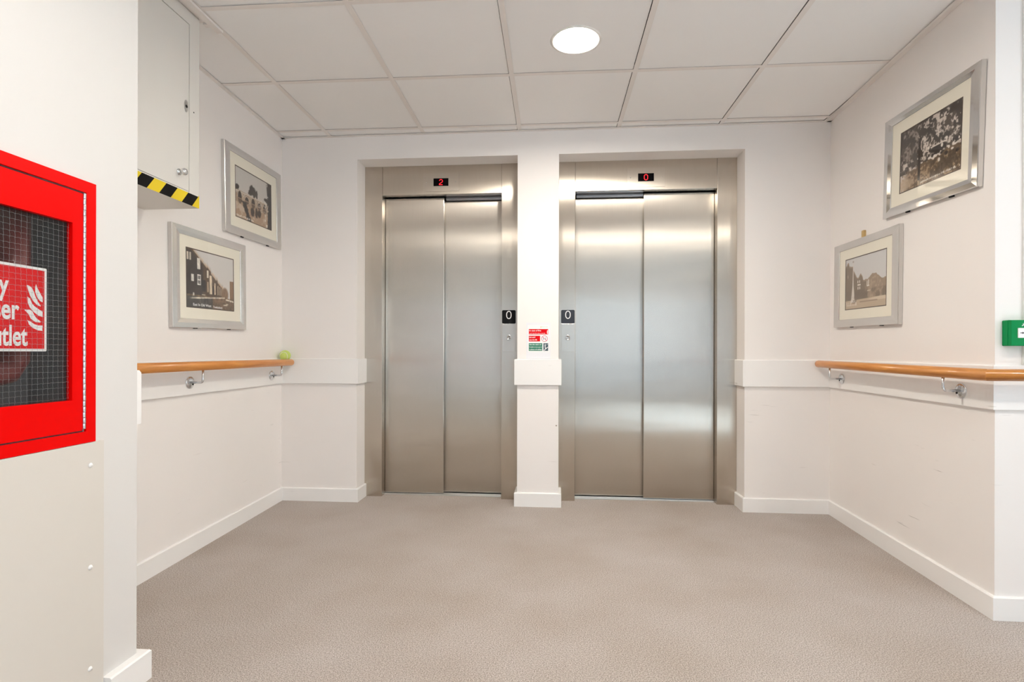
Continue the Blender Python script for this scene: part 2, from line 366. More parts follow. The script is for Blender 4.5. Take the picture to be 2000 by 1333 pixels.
# exposed T bars
bm = nb()
for i in range(-4, 8): box(bm, i * 0.6 - 0.0120, i * 0.6 + 0.0120, -8, 2, H, H + 0.0015); box(bm, i * 0.6 - 0.0008, i * 0.6 + 0.0008, -8, 2, H + 0.0015, H + 0.03)
for j in range(-13, 3): box(bm, -3, 5, j * 0.6 - 0.0120, j * 0.6 + 0.0120, H + 0.0002, H + 0.0017); box(bm, -3, 5, j * 0.6 - 0.0008, j * 0.6 + 0.0008, H + 0.0017, H + 0.03)
bmesh.ops.transform(bm, matrix=gm, verts=bm.verts[:]); clip_room(bm)
struct('trim_1', bm, M['grid'], 'white metal grid bars between the ceiling tiles')
# perimeter angle (L section) along the walls
def angle(bm, a, c, inward, wd=0.022):
    a, c = Vector((*a, 0)), Vector((*c, 0)); d = (c - a).normalized(); n = Vector((*inward, 0)).normalized()
    for o0, o1, z0, z1 in ((0, wd, H - 0.0016, H - 0.0002), (0, 0.0016, H - 0.0002, H + 0.02)):
        pts = [a + n * o0, c + n * o0, c + n * o1, a + n * o1]
        prism(bm, [(p.x, p.y) for p in pts], z0, z1)
bm = nb()
angle(bm, (lx(2.134), 2.134), (lx(YB), YB), (1, 0.0433))
angle(bm, (XL, YB), (XR, YB), (0, -1))
angle(bm, (rx(YN), YN), (rx(YB), YB), (-1, 0.0354))
angle(bm, (-1.466, YF), (-1.466, 2.134), (1, 0)); angle(bm, (lx(2.134), 2.134), (-1.44, 2.134), (0, 1))
angle(bm, (XF, -4.5), (XF, YF), (1, 0)); angle(bm, (XF, YF), (-1.466, YF), (0, 1))
angle(bm, (rx(YN), YN), (3.2, YN), (0, -1))
struct('trim_2', bm, M['grid'], 'white metal edge angle where ceiling meets walls')
bm = nb(); box(bm, -1.4435, -1.415, YF + 0.024, 2.215, H - 0.012, H - 0.002); box(bm, -1.462, -1.4435, 2.150, 2.172, H - 0.012, H - 0.002)
struct('trim_3', bm, M['grid'], 'second edge bar over the wall cupboard')
bm = nb(); 
p0 = Vector((rx(YN + 0.03, 0.03), YN + 0.03, 0)); p1 = Vector((rx(YB - 0.03, 0.03), YB - 0.03, 0))
prism(bm, [(p0.x - 0.006, p0.y), (p0.x + 0.006, p0.y), (p1.x + 0.006, p1.y), (p1.x - 0.006, p1.y)], H - 0.003, H - 0.0017)
struct('trim_4', bm, M['grid'], 'second edge bar along the right wall')

# ------------------------------------------------------------------ walls
ZT = H + 0.14
OL0, OL1, OR0, OR1, OZ = -1.2655, -0.2490, 0.0050, 1.1090, 2.1630
bm = nb()
prism(bm, [(XL - 0.2, YB), (OL0, YB), (OL0, YS + 0.10), (XL - 0.2, YS + 0.10)], -0.02, ZT)
prism(bm, [(OL1, YB), (OR0, YB), (OR0, YS + 0.10), (OL1, YS + 0.10)], -0.02, ZT)
prism(bm, [(OR1, YB), (XR + 0.2, YB), (XR + 0.2, YS + 0.10), (OR1, YS + 0.10)], -0.02, ZT)
for a, c in ((OL0, OL1), (OR0, OR1)): box(bm, a, c, YB, YS + 0.10, OZ, ZT)
bmesh.ops.remove_doubles(bm, verts=bm.verts[:], dist=0.0001)
struct('wall_back', bm, M['wall'], 'painted wall around the two lifts')
bm = nb(); prism(bm, [(lx(YF - 0.1), YF - 0.1), (lx(YB + 0.02), YB + 0.02), (XL - 0.2, YB + 0.02), (XL - 0.2, YF - 0.1)], -0.02, ZT)
struct('wall_left', bm, M['wall'], 'left alcove wall with two pictures')
bm = nb(); prism(bm, [(rx(YN), YN), (3.3, YN), (3.3, YB + 0.1), (rx(YB + 0.1), YB + 0.1)], -0.02, ZT)
bmesh.ops.recalc_face_normals(bm, faces=bm.faces[:])
struct('wall_right', bm, M['wall'], 'right alcove wall with two pictures')
bm = nb(); box(bm, XL - 0.2, XR + 0.2, YS + 0.128, YS + 0.2, -0.06, ZT)  # unseen slab added to stop outside light leaking round the doors
struct('wall_lift_shaft', bm, M['void'], 'dark slab added behind the lift doors to block light')
# near left wall with the niche for the red cabinet
NY0, NY1, NZ0, NZ1, ND = 0.953, 1.298, 0.742, 1.350, 0.16
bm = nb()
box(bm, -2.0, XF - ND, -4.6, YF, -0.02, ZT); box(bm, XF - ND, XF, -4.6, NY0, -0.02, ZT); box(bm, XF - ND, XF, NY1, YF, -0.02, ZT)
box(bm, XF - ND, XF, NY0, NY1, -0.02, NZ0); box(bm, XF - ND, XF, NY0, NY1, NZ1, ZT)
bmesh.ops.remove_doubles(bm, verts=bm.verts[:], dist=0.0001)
struct('wall_near_left', bm, M['wall_dimmed'], 'near left wall holding the red cabinet')
# rear wall and lobby side wall with window openings invented to let in light
def wall_with_windows(name, horiz, fixed, thick, a0, a1, wins, label):
    bm = nb()
    def B(p0, p1, z0, z1):
        if p1 - p0 < 1e-4: return
        if horiz: box(bm, p0, p1, min(fixed, fixed + thick), max(fixed, fixed + thick), z0, z1)
        else: box(bm, min(fixed, fixed + thick), max(fixed, fixed + thick), p0, p1, z0, z1)
    cur = a0
    for (p0, p1, z0, z1) in wins:
        B(cur, p0, -0.02, ZT); B(p0, p1, -0.02, z0); B(p0, p1, z1, ZT); cur = p1
    B(cur, a1, -0.02, ZT)
    struct(name, bm, M['wall'], label)
WR = [(-1.0, 3.0, 0.10, 2.20)]; WS = [(-2.4, 0.2, 0.75, 2.15)]
wall_with_windows('wall_rear', True, -4.6, -0.15, -2.0, 3.4, WR, 'lobby wall with added window behind the viewer')
wall_with_windows('wall_lobby_right', False, 3.2, 0.15, -4.6, YN, WS, 'lobby side wall with added window')
k = 1
for horiz, fixed, wl in ((True, -4.66, WR), (False, 3.26, WS)):
    for (p0, p1, z0, z1) in wl:
        bm = nb(); n = 3
        def B(a, c, e, g):
            if horiz: box(bm, a, c, fixed - 0.025, fixed + 0.025, e, g)
            else: box(bm, fixed - 0.025, fixed + 0.025, a, c, e, g)
        B(p0, p0 + 0.05, z0, z1); B(p1 - 0.05, p1, z0, z1); B(p0 + 0.05, p1 - 0.05, z0, z0 + 0.05); B(p0 + 0.05, p1 - 0.05, z1 - 0.05, z1)
        for q in range(1, n):
            xm = p0 + (p1 - p0) * q / n; B(xm - 0.03, xm + 0.03, z0 + 0.05, z1 - 0.05)
        struct('window_%d' % k, bm, M['gloss'], 'white frame of an added lobby window'); k += 1

# ------------------------------------------------------------------ skirting and dado rails (one mitred run each)
def run(bm, pts, th, z0, z1, chamfer=0.004, mi=0):
    """pts: wall line, room on the left side of travel; profile with a chamfered top edge, mitred at corners"""
    P = [Vector(p) for p in pts]; n = len(P); offs = []
    for i in range(n):
        d1 = (P[i] - P[i - 1]).normalized() if i > 0 else None; d2 = (P[i + 1] - P[i]).normalized() if i < n - 1 else None
        n1 = Vector((-d1.y, d1.x)) if d1 else None; n2 = Vector((-d2.y, d2.x)) if d2 else None
        if n1 is None: o = n2
        elif n2 is None: o = n1
        else: o = (n1 + n2) / (1 + n1.dot(n2))
        offs.append(o)
    prof = [(-0.001, z0), (th, z0), (th, z1 - chamfer), (th - chamfer, z1), (-0.001, z1)]
    if z0 > 0.2: prof = [(-0.001, z0), (th - 0.002, z0), (th, z0 + 0.002), (th, z1 - chamfer), (th - chamfer, z1), (-0.001, z1)]
    rings = [[bm.verts.new((P[i].x + offs[i].x * a, P[i].y + offs[i].y * a, z)) for a, z in prof] for i in range(n)]
    for a, c in zip(rings, rings[1:]):
        for j in range(len(prof)):
            k = (j + 1) % len(prof); bm.faces.new((a[j], a[k], c[k], c[j]))
    bm.faces.new(rings[0]); bm.faces.new(rings[-1][::-1])
left_run = [(OL0, YS + 0.0), (OL0, YB), (XL, YB), (lx(YF), YF)]
pillar_run = [(OR0, YS), (OR0, YB), (OL1, YB), (OL1, YS)]
right_run = [(3.2, YN), (rx(YN), YN), (XR, YB), (OR1, YB), (OR1, YS)]
# travel direction chosen so that the left side of travel is the room
def rev(l): return l[::-1]
bm = nb(); run(bm, [(lx(YF), YF), (XL, YB), (OL0, YB), (OL0, YS)][::-1], ST, -0.01, SZ)
struct('baseboard_left', bm, M['gloss'], 'white skirting of the left alcove side')
bm = nb(); run(bm, pillar_run, ST + 0.004, -0.01, SZ + 0.002)
struct('baseboard_back', bm, M['gloss'], 'white skirting round the pillar between the lifts')
bm = nb(); run(bm, [(OR1, YS), (OR1, YB), (XR, YB), (rx(YN), YN), (3.2, YN)][::-1], ST, -0.01, SZ)
struct('baseboard_right', bm, M['gloss'], 'white skirting of the right alcove side')
bm = nb(); run(bm, [(lx(YF), YF), (XF, YF), (XF, 1.356)], 0.026, -0.01, SZ)
struct('baseboard_near_left', bm, M['gloss'], 'scuffed white skirting at the near left corner')
bm = nb(); run(bm, [(OL0, YS), (OL0, YB), (XL, YB), (lx(YF), YF)], DT, DZ0, DZ1); struct('trim_5', bm, M['gloss'], 'white dado board of the left alcove side')
bm = nb(); run(bm, pillar_run, DT + 0.003, DZ0, DZ1); struct('trim_6', bm, M['gloss'], 'white dado board round the pillar between the lifts')
bm = nb(); run(bm, [(OR1, YS), (OR1, YB), (XR, YB), (rx(YN), YN), (3.2, YN)][::-1], DT, DZ0, DZ1); struct('trim_7', bm, M['gloss'], 'white dado board of the right alcove side')
bm = nb(); run(bm, [(lx(YF), YF), (XF - 0.0005, YF)], 0.017, 0.738, 0.893, chamfer=0.008); struct('trim_8', bm, M['gloss'], 'white dado board end behind the near left corner')
bm = nb(); box(bm, 1.640, 1.69, YN - 0.0125, YN + 0.001, DZ1 + 0.001, H - 0.004, bev=0.002); struct('trim_9', bm, M['gloss'], 'white upright moulding at the right edge')

# ------------------------------------------------------------------ lifts
def lift(x0, x1, j0, j1, split, near_left, digit, call_x, call_side, label, lab_leaf):
    """x0..x1 opening, j0..j1 clear entrance between jambs"""
    t = thing('lift_entrance', label, 'lift', Matrix.Translation(((x0 + x1) / 2, YS, 0)), 'lifts on the back wall')
    X = (x0 + x1) / 2
    def P(name, bm, m, par=t, lab=None, uv=False):
        bmesh.ops.translate(bm, verts=bm.verts[:], vec=(-X, -YS, 0)); return obj(name, bm, m, par, lab, uv=uv)
    HB = 1.974; D = 0.125
    bm = nb(); box(bm, x0 + 0.0005, j0 - 0.0008, YS, YS + D, 0.0, OZ - 0.0005, bev=0.0012); jl = P('jamb', bm, M['steel_frame'], uv=True)
    bm = nb(); box(bm, j1 + 0.0008, x1 - 0.0005, YS, YS + D, 0.0, OZ - 0.0005, bev=0.0012); jr = P('jamb', bm, M['steel_frame'], uv=True)
    bm = nb(); box(bm, j0, j1, YS + 0.0015, YS + 0.05, HB, OZ - 0.0005, bev=0.0012); hd = P('header', bm, M['steel_frame'], uv=True)
    # track seen in the slot over the doors
    fx0, fx1 = (split, j1) if near_left else (j0, split)
    bm = nb(); box(bm, j0, j1, YS + 0.050, YS + D, HB + 0.012, HB + 0.03)
    box(bm, fx0 + 0.01, fx1 - 0.002, YS + 0.085, YS + 0.1, 1.955, HB + 0.012); box(bm, fx0 + 0.01, fx1 - 0.002, YS + 0.075, YS + 0.085, 1.962, 1.967)
    P('door_track', bm, M['track'])
    # leaves: the near one laps over the far one
    nx0, nx1 = (j0 + 0.001, split) if near_left else (split, j1 - 0.001)
    bm = nb(); box(bm, nx0, nx1, YS + 0.062, YS + 0.085, 0.014, 1.968, bev=0.003)
    P('door_leaf', bm, M['steel'], uv=True)
    bm = nb(); g0, g1 = (split - 0.03, j1 - 0.001) if near_left else (j0 + 0.001, split + 0.03)
    box(bm, g0, g1, YS + 0.100, YS + 0.122, 0.014, 1.952, bev=0.003); P('door_leaf', bm, M['steel'], uv=True)
    bm = nb(); box(bm, j0, j1, YS + 0.048, YS + D, -0.01, 0.006)
    for yy in (0.056, 0.088, 0.096): box(bm, j0, j1, YS + yy, YS + yy + 0.004, 0.006, 0.009)
    P('sill', bm, M['sill'])
    # indicator plate, display, digit
    cx = (0.4317 + 0.6700) / 2 if not near_left else (-0.876 - 0.642) / 2
    cz = 2.052; hw = 0.118; hh = 0.060
    bm = nb(); box(bm, cx - hw, cx + hw, YS - 0.0005, YS + 0.0014, cz - hh, cz + hh, bev=0.0006); pl = P('indicator_plate', bm, M['steel_plate'], uv=True)
    for s in (-1, 1):
        bm = nb(); lathe(bm, [(0.0032, 0), (0.0032, 0.001), (0.0, 0.0016)], 12, M4=Matrix.Translation((cx + s * 0.096, YS - 0.0005, cz)) @ Matrix.Rotation(PI / 2, 4, 'X')); P('screw', bm, M['chrome'], pl)
    bm = nb(); box(bm, cx - 0.0490, cx + 0.0490, YS - 0.0012, YS - 0.0005, cz - 0.0250, cz + 0.0250); P('display', bm, M['display'], pl)
    bm = nb(); w_, h_ = 0.0105, 0.0165
    if digit == '0': pts = [(-w_ * .4, h_), (w_ * .4, h_), (w_, h_ * .6), (w_, -h_ * .6), (w_ * .4, -h_), (-w_ * .4, -h_), (-w_, -h_ * .6), (-w_, h_ * .6)]; stroke(bm, pts, 0.0040, 0, 0.0005, closed=True)
    else: pts = [(-w_, h_ * .55), (-w_ * .45, h_), (w_ * .45, h_), (w_, h_ * .6), (w_, h_ * .15), (-w_, -h_ * .7), (-w_, -h_), (w_, -h_)]; stroke(bm, pts, 0.0040, 0, 0.0005)
    bmesh.ops.transform(bm, matrix=basis((cx, YS - 0.0013, cz), (1, 0, 0)), verts=bm.verts[:]); P('digit', bm, M['led'], pl, 'glowing red floor number')
    # floor number plaque on the jamb next to the pillar
    a, c = call_x
    jam = jr if near_left else jl
    bm = nb(); prism(bm, rrect(a, c, 1.131, 1.218, 0.008), 0, 0.002); 
    for v in bm.verts: v.co = Vector((v.co.x, YS - v.co.z, v.co.y))
    pq = P('number_plaque', bm, M['black'] if near_left else mat('slate_plastic', (0.035, 0.040, 0.052), 0.4, spec=0.3), jam, 'black plaque with a white zero')
    bm = nb(); cxx = (a + c) / 2; pts = [(0.0145 * math.cos(q), 0.0235 * math.copysign(abs(math.sin(q)) ** 0.85, math.sin(q))) for q in [2 * PI * i / 28 for i in range(28)]]
    stroke(bm, pts, 0.0052, 0, 0.0006, closed=True); bmesh.ops.transform(bm, matrix=basis((cxx, YS - 0.002, 1.187), (1, 0, 0)), verts=bm.verts[:])
    P('floor_number', bm, M['white'], jam)
    bm = nb(); box(bm, a + 0.003, c - 0.001, YS - 0.0015, YS, 0.950, 1.130, bev=0.0006); P('call_plate', bm, M['steel_plate'], jam, uv=True)
    bm = nb(); mt = Matrix.Translation((cxx, YS - 0.0015, 1.041)) @ Matrix.Rotation(PI / 2, 4, 'X')
    lathe(bm, [(0.0175, 0), (0.0175, 0.003), (0.0155, 0.0045), (0.0135, 0.0045), (0.0125, 0.002), (0.0, 0.002)], 28, M4=mt); P('call_button_ring', bm, M['chrome'], jam)
    bm = nb(); stroke(bm, [(-0.0065, -0.0045), (0.0065, -0.0045), (0, 0.007)], 0.0020, 0, 0.0008, closed=True)
    bmesh.ops.transform(bm, matrix=basis((cxx, YS - 0.0037, 1.041), (1, 0, 0)), verts=bm.verts[:]); P('up_arrow', bm, M['black'], jam)
    return t
lift(OL0, OL1, -1.1475, -0.3630, -0.7510, True, '2', (-0.3580, -0.2700), 1, 'left steel lift doors, red 2 on the display above', '')
lift(OR0, OR1, 0.1095, 0.9880, 0.5480, False, '0', (0.0210, 0.1065), -1, 'right steel lift doors, red 0 on the display above', '')

# ------------------------------------------------------------------ downlights
def downlight(first, loc, label):
    if first is None:
        t = thing('ceiling_downlight', label, 'light', Matrix.Translation(loc), 'round ceiling downlights')
        bm = nb(); lathe(bm, [(0.099, 0.0035), (0.112, 0.0030), (0.112, 0.0), (0.104, -0.003), (0.0955, -0.0015), (0.0935, 0.010)], 48); obj('trim_ring', bm, M['lampring'], t)
        bm = nb(); lathe(bm, [(0.0965, 0.004), (0.094, 0.014), (0.088, 0.055), (0.0, 0.06)], 48); obj('reflector', bm, M['lampring'], t)
        bm = nb(); lathe(bm, [(0.0, 0.006), (0.05, 0.007), (0.0925, 0.011)], 48); obj('diffuser', bm, M['lamp'], t, 'glowing warm white disc')
        return t
    r = first.copy(); C.objects.link(r); r.location = loc; r['label'] = label
    for ch in first.children:
        c = ch.copy(); C.objects.link(c); c.parent = r
        if ch.name.startswith('diffuser'):
            c.data = fill_disc
    return r
fill_disc = None
dl = None
for q, (x, y) in enumerate(LIGHTS):
    z = H + 0.0035
    lab = 'lit round downlight in the ceiling before the lifts' if q == 0 else ['', 'added fill downlight ahead of the viewer, leftmost of its row', 'added fill downlight ahead of the viewer, middle of its row', 'added fill downlight nearer the lobby side wall, rightmost of its row'][q]
    d = downlight(dl, (x, y, z), lab)
    if dl is None:
        dl = d; fill_disc = [c for c in d.children if c.name.startswith('diffuser')][0].data.copy(); fill_disc.materials[0] = M['fill_lamp']

# ------------------------------------------------------------------ handrails
def round_rail(pts, r, n=6):
    """tube with rounded first and/or last end"""
    return pts
def rail_mesh(path, r, round_start=True, round_end=False):
    P = [Vector(p) for p in path]; pts = []; rad = []
    if round_start:
        d = (P[1] - P[0]).normalized()
        for i in range(7):
            a = PI / 2 * i / 6; pts.append(P[0] + d * (0.019 * (1 - math.cos(a)))); rad.append(max(r * math.sin(a) ** 0.8, 0.0004))
    else: pts.append(P[0]); rad.append(r)
    for p in P[1:]: pts.append(p); rad.append(r)
    bm = nb(); tube(bm, pts, r, 24, rad=rad)
    return bm
RO, RZ, RR = 0.080, 0.8805, 0.0208
def bracket(parent, y, side):
    """wall rose, arm and upright that carry a rail"""
    wx = (lx(y) + DT) if side < 0 else (rx(y) - DT); s = 1 if side < 0 else -1
    rail_x = (lx(y, RO) if side < 0 else rx(y, RO)); z = 0.803
    bm = nb(); mt = Matrix.Translation((wx, y, z)) @ Matrix.Rotation(PI / 2 * s, 4, 'Y')
    lathe(bm, [(0.0, 0), (0.029, 0), (0.029, 0.0035), (0.026, 0.006), (0.009, 0.0075), (0.0, 0.0075)], 32, M4=mt)
    ro = obj('bracket_rose', bm, M['chrome'], parent)
    for k in range(3):
        a = PI / 2 + 2 * PI * k / 3; bm = nb()
        lathe(bm, [(0.0048, 0), (0.0045, 0.0016), (0.002, 0.003), (0.0, 0.002)], 12, M4=Matrix.Translation((wx + s * 0.0062, y + 0.0175 * math.cos(a), z + 0.0175 * math.sin(a))) @ Matrix.Rotation(PI / 2 * s, 4, 'Y'))
        obj('screw', bm, M['black'] if k == 2 else M['chrome'], ro)
    bm = nb(); r = 0.012; pts = [(wx + s * 0.004, y, z), (rail_x - s * r, y, z)] + [(rail_x - s * r + s * r * math.sin(a), y, z + r - r * math.cos(a)) for a in (0.4, 0.8, 1.2)] + [(rail_x, y, z + r), (rail_x, y, RZ - RR + 0.002)]
    tube(bm, pts, 0.0052, 12); obj('bracket_arm', bm, M['chrome'], parent)
t = thing('handrail', 'orange beech handrail on the left wall, ball at its end', 'handrail', group='wooden handrails')
obj('rail', rail_mesh([(lx(3.350, RO), 3.350, RZ), (lx(1.52, RO), 1.52, RZ)], RR), M['wood'], t)
for y in (2.414, 3.208): bracket(t, y, -1)
t = thing('handrail', 'orange beech handrail on the right wall, turning the corner', 'handrail', group='wooden handrails')
cy = YN - RO; pc = Vector((rx(cy, RO), cy, RZ - 0.008))
ra = [(rx(3.352, RO), 3.352, RZ + 0.003), tuple(pc)]
P0 = Vector(ra[0]); d = (pc - P0).normalized()
bm = rail_mesh([P0, pc], RR)
e_ = Vector((1, 0, 0))
for v in bm.verts:      # mitred end on the corner plane
    o_ = v.co - pc
    if o_.length < 0.03: v.co -= d * (o_.dot(e_) / (1 + d.dot(e_)))
obj('rail', bm, M['wood'], t)
bm = nb(); tube(bm, [pc, (2.9, cy, RZ - 0.008)], RR, 24)
for v in bm.verts:
    o_ = v.co - pc
    if o_.length < 0.03: v.co -= e_ * (o_.dot(d) / (1 + d.dot(e_)))
m = M['wood2'] = M['wood'].copy(); m.name = 'varnished_beech_side_run'
for n in m.node_tree.nodes:
    if n.type == 'MAPPING': n.inputs['Scale'].default_value = (2, 30, 30)
obj('rail', bm, M['wood2'], t, 'length that turns away past the corner')
for y in (3.195, 2.240): bracket(t, y, 1)

# tennis ball resting between rail and wall
bx, by, bz, br = lx(3.322, 0.0475), 3.322, 0.9235, 0.0332
t = thing('tennis_ball', 'yellow green tennis ball resting on the end of the left handrail', 'ball', Matrix.Translation((bx, by, bz)))
bm = nb(); bmesh.ops.create_icosphere(bm, subdivisions=4, radius=br)
for f in bm.faces: f.smooth = True
obj('felt', bm, M['ball'], t)
bm = nb(); pts = []
for i in range(64):
    a = 2 * PI * i / 64; A_, B_ = 0.75, 0.25
    v = Vector((A_ * math.cos(a) + B_ * math.cos(3 * a), A_ * math.sin(a) - B_ * math.sin(3 * a), 2 * math.sqrt(A_ * B_) * math.sin(2 * a))).normalized() * (br + 0.0001)
    pts.append(Matrix.Rotation(0.9, 3, 'Z') @ (Matrix.Rotation(0.5, 3, 'X') @ v))
pts.append(pts[0]); tube(bm, pts, 0.0016, 6, caps=False); obj('seam', bm, M['seam'], t)

# ------------------------------------------------------------------ painted prints for the framed photographs
rng = np.random.RandomState(7)
def vnoise(u, v, fx, fy, seed):
    r = np.random.RandomState(seed); g = r.rand(int(fy) + 3, int(fx) + 3)
    x = u * fx; y = v * fy; xi = x.astype(int); yi = y.astype(int); a = x - xi; b_ = y - yi; a = a * a * (3 - 2 * a); b_ = b_ * b_ * (3 - 2 * b_)
    return (g[yi, xi] * (1 - a) + g[yi, xi + 1] * a) * (1 - b_) + (g[yi + 1, xi] * (1 - a) + g[yi + 1, xi + 1] * a) * b_
def fbm(u, v, f, seed, o=4): return sum(vnoise(u, v, f * 2 ** k * 1.4, f * 2 ** k, seed + k) / 2 ** k for k in range(o)) / sum(1 / 2 ** k for k in range(o))
def sm(x, a, b_): t_ = np.clip((x - a) / (b_ - a), 0, 1); return t_ * t_ * (3 - 2 * t_)
def lay(img, mask, col): 
    mk = np.clip(mask, 0, 1)[..., None]; return img * (1 - mk) + np.array(col) * mk
def ell(u, v, cx, cy, rx_, ry_, s=0.15): return 1 - sm(((u - cx) / rx_) ** 2 + ((v - cy) / ry_) ** 2, 1 - s, 1 + s)
def rect(u, v, x0, x1, y0, y1, s=0.004): return sm(u, x0 - s, x0 + s) * (1 - sm(u, x1 - s, x1 + s)) * sm(v, y0 - s, y0 + s) * (1 - sm(v, y1 - s, y1 + s))
def scribble(img, u, v, x0, x1, yy, slope, h, seed, col=(235, 230, 222)):
    r = np.random.RandomState(seed); x = x0
    while x < x1:
        wd = 0.006 + 0.009 * r.rand(); hh = h * (0.55 + 0.6 * r.rand()); y0 = yy + slope * (x - x0)
        if r.rand() < 0.82:
            img = lay(img, rect(u, v, x, x + wd * 0.45, y0, y0 + hh, 0.003), col)
            img = lay(img, rect(u, v, x, x + wd, y0 + hh * r.rand() * 0.8, y0 + hh * r.rand() * 0.8 + 0.012, 0.003), col)
        x += wd + 0.005
    return img
def print_bridge(u, v):
    img = lay(np.zeros(u.shape + (3,)), 1 + 0 * u, (196, 192, 186)); n = fbm(u, v, 9, 3); n2 = fbm(u, v, 26, 8)
    img = lay(img, sm(0.46 - 0.05 * u - v, -0.01, 0.01), (168, 140, 112))
    img = lay(img, sm(n, .45, .7) * sm(0.43 - v, 0, .02) * .7, (205, 192, 176))
    deck = 0.56 - 0.04 * u
    img = lay(img, sm(v, 0.30, 0.32) * sm(deck - v, 0, 0.012) * sm(n2, .25, .5), (158, 138, 116)); img = lay(img, rect(u, v, 0, .9, .515, .535) , (205, 195, 180))
    for cx, ry in ((0.12, .13), (0.30, .07), (0.47, .10), (0.64, .07), (0.80, .10)):
        img = lay(img, ell(u, v, cx, 0.405, .048, ry, .25) * sm(v - .395, 0, .01), (52, 38, 28)); img = lay(img, ell(u, v, cx, 0.39, .048, ry * .8, .3) * sm(.39 - v, 0, .01) * .75, (74, 56, 42))
        img = lay(img, (ell(u, v, cx, .405, .062, ry + .018, .08) - ell(u, v, cx, .405, .05, ry + .004, .08)) * sm(v - .40, 0, .01) * .6, (206, 190, 168))
        img = lay(img, rect(u, v, cx + .066, cx + .094, .36, .53, .006) * .6, (196, 180, 158))
    for cx, cy_, a, b_ in ((.43, .66, .055, .10), (.50, .64, .05, .10), (.57, .62, .03, .085), (.05, .60, .05, .05), (.39, .60, .05, .05), (.84, .60, .06, .05)): img = lay(img, ell(u + (n2 - .5) * .04, v + (n2 - .5) * .05, cx, cy_, a, b_, .5), (44, 33, 24))
    img = lay(img, sm(.33 - np.abs(u - .22 - (.35 - v) * .45) * 2.4 + n2 * .16 - .26, 0, .05) * sm(.38 - v, 0, .03), (38, 28, 22))
    for cx, cy_, a, b_ in ((.45, .23, .05, .09), (.56, .24, .035, .10), (.64, .25, .05, .08)): img = lay(img, ell(u + (n2 - .5) * .04, v, cx, cy_, a, b_, .5), (60, 44, 32))
    img = lay(img, sm(u - .88 + (n2 - .5) * .09 + .05 * np.abs(v - .45), 0, .02), (42, 31, 24))
    for cy_ in (.50, .22): img = lay(img, ell(u, v, .815, cy_, .022, .075, .4) * (1 - ell(u, v, .81, cy_, .012, .05, .4)), (225, 220, 210))
    img = lay(img, sm(n2, .56, .66) * rect(u, v, .6, .86, .30, .58) * .6, (220, 212, 200))
    img = lay(img, rect(u, v, .83, .88, .03, .09), (215, 205, 190))
    img = scribble(img, u, v, .03, .47, .035, 0, .035, 5)
    return img
def print_street(u, v):
    img = lay(np.zeros(u.shape + (3,)), 1 + 0 * u, (208, 204, 200)); n = fbm(u, v, 8, 13); n2 = fbm(u, v, 24, 18)
    roof = 1.02 - 0.98 * np.clip(u - .10, 0, 1); roof = np.where(u < .10, 1.02, roof) + .03 * (vnoise(u, v * 0, 26, 1, 77) > .62) * (u > .3) + (n2 - .5) * .012
    img = lay(img, sm(roof + .07 - v + (n2 - .5) * .10, 0, .09) * sm(.78 - u, 0, .05) * .8, (176, 146, 116))
    img = lay(img, sm(roof - v, 0, .01) * sm(.73 - u, 0, .01), (92, 74, 60)); img = lay(img, sm(roof - .045 - v, 0, .01) * sm(.35 - u, 0, .05), (62, 54, 50))
    img = lay(img, ell(u, v, .79, .30, .075, .12, .5), (128, 104, 82)); img = lay(img, sm(u - .90, 0, .01) * sm(.57 - v, 0, .015), (138, 108, 82))
    img = lay(img, sm(.235 - v, 0, .012), (112, 92, 72)); img = lay(img, rect(u, v, 0, .52, 0, .20, .01) * .8, (66, 66, 66))
    img = lay(img, sm(.012 - np.abs(v - (.155 + .10 * u)), -.006, .004) * sm(.8 - u, 0, .02) * sm(u - .05, 0, .1), (196, 186, 170)); img = lay(img, sm(.014 - np.abs(v - (.30 - .12 * u)), -.006, .004) * sm(u - .8, 0, .02), (205, 195, 180))
    for x0, x1, y0, y1, c in ((.215, .275, .67, .86, (222, 216, 206)), (.405, .44, .55, .68, (225, 214, 196)), (.10, .15, .45, .57, (214, 208, 200)), (.215, .285, .40, .58, (218, 214, 208)), (.41, .44, .30, .48, (180, 160, 136)), (.46, .51, .27, .60, (214, 200, 176)), (.56, .585, .27, .48, (210, 196, 172)), (.63, .645, .27, .44, (200, 184, 160)), (.67, .685, .27, .42, (190, 174, 150)), (.70, .71, .27, .40, (190, 174, 150)), (.02, .10, .80, .93, (206, 196, 180)), (.89, .90, .20, .34, (235, 230, 222))): img = lay(img, rect(u, v, x0, x1, y0, y1), c)
    for x0, x1, y0, y1 in ((.228, .243, .50, .56), (.252, .27, .50, .56), (.228, .243, .42, .48), (.252, .27, .42, .48), (.52, .545, .27, .42), (.30, .38, .30, .50), (.055, .07, .30, .95)): img = lay(img, rect(u, v, x0, x1, y0, y1), (48, 44, 44))
    img = img * (1 - (0.34 * (0.5 - n2) * sm(roof + .10 - v, 0, .06) + 0.34 * (0.5 - n2) * sm(.24 - v, 0, .02))[..., None]); img = lay(img, rect(u, v, .13, .155, .21, .26, .008), (220, 214, 204)); img = lay(img, rect(u, v, .30, .37, .235, .25, .006), (190, 176, 156))
    img = lay(img, ell(u, v, .80, .10, .05, .012, .5) + ell(u, v, .84, .12, .03, .01, .5), (206, 194, 172))
    return img
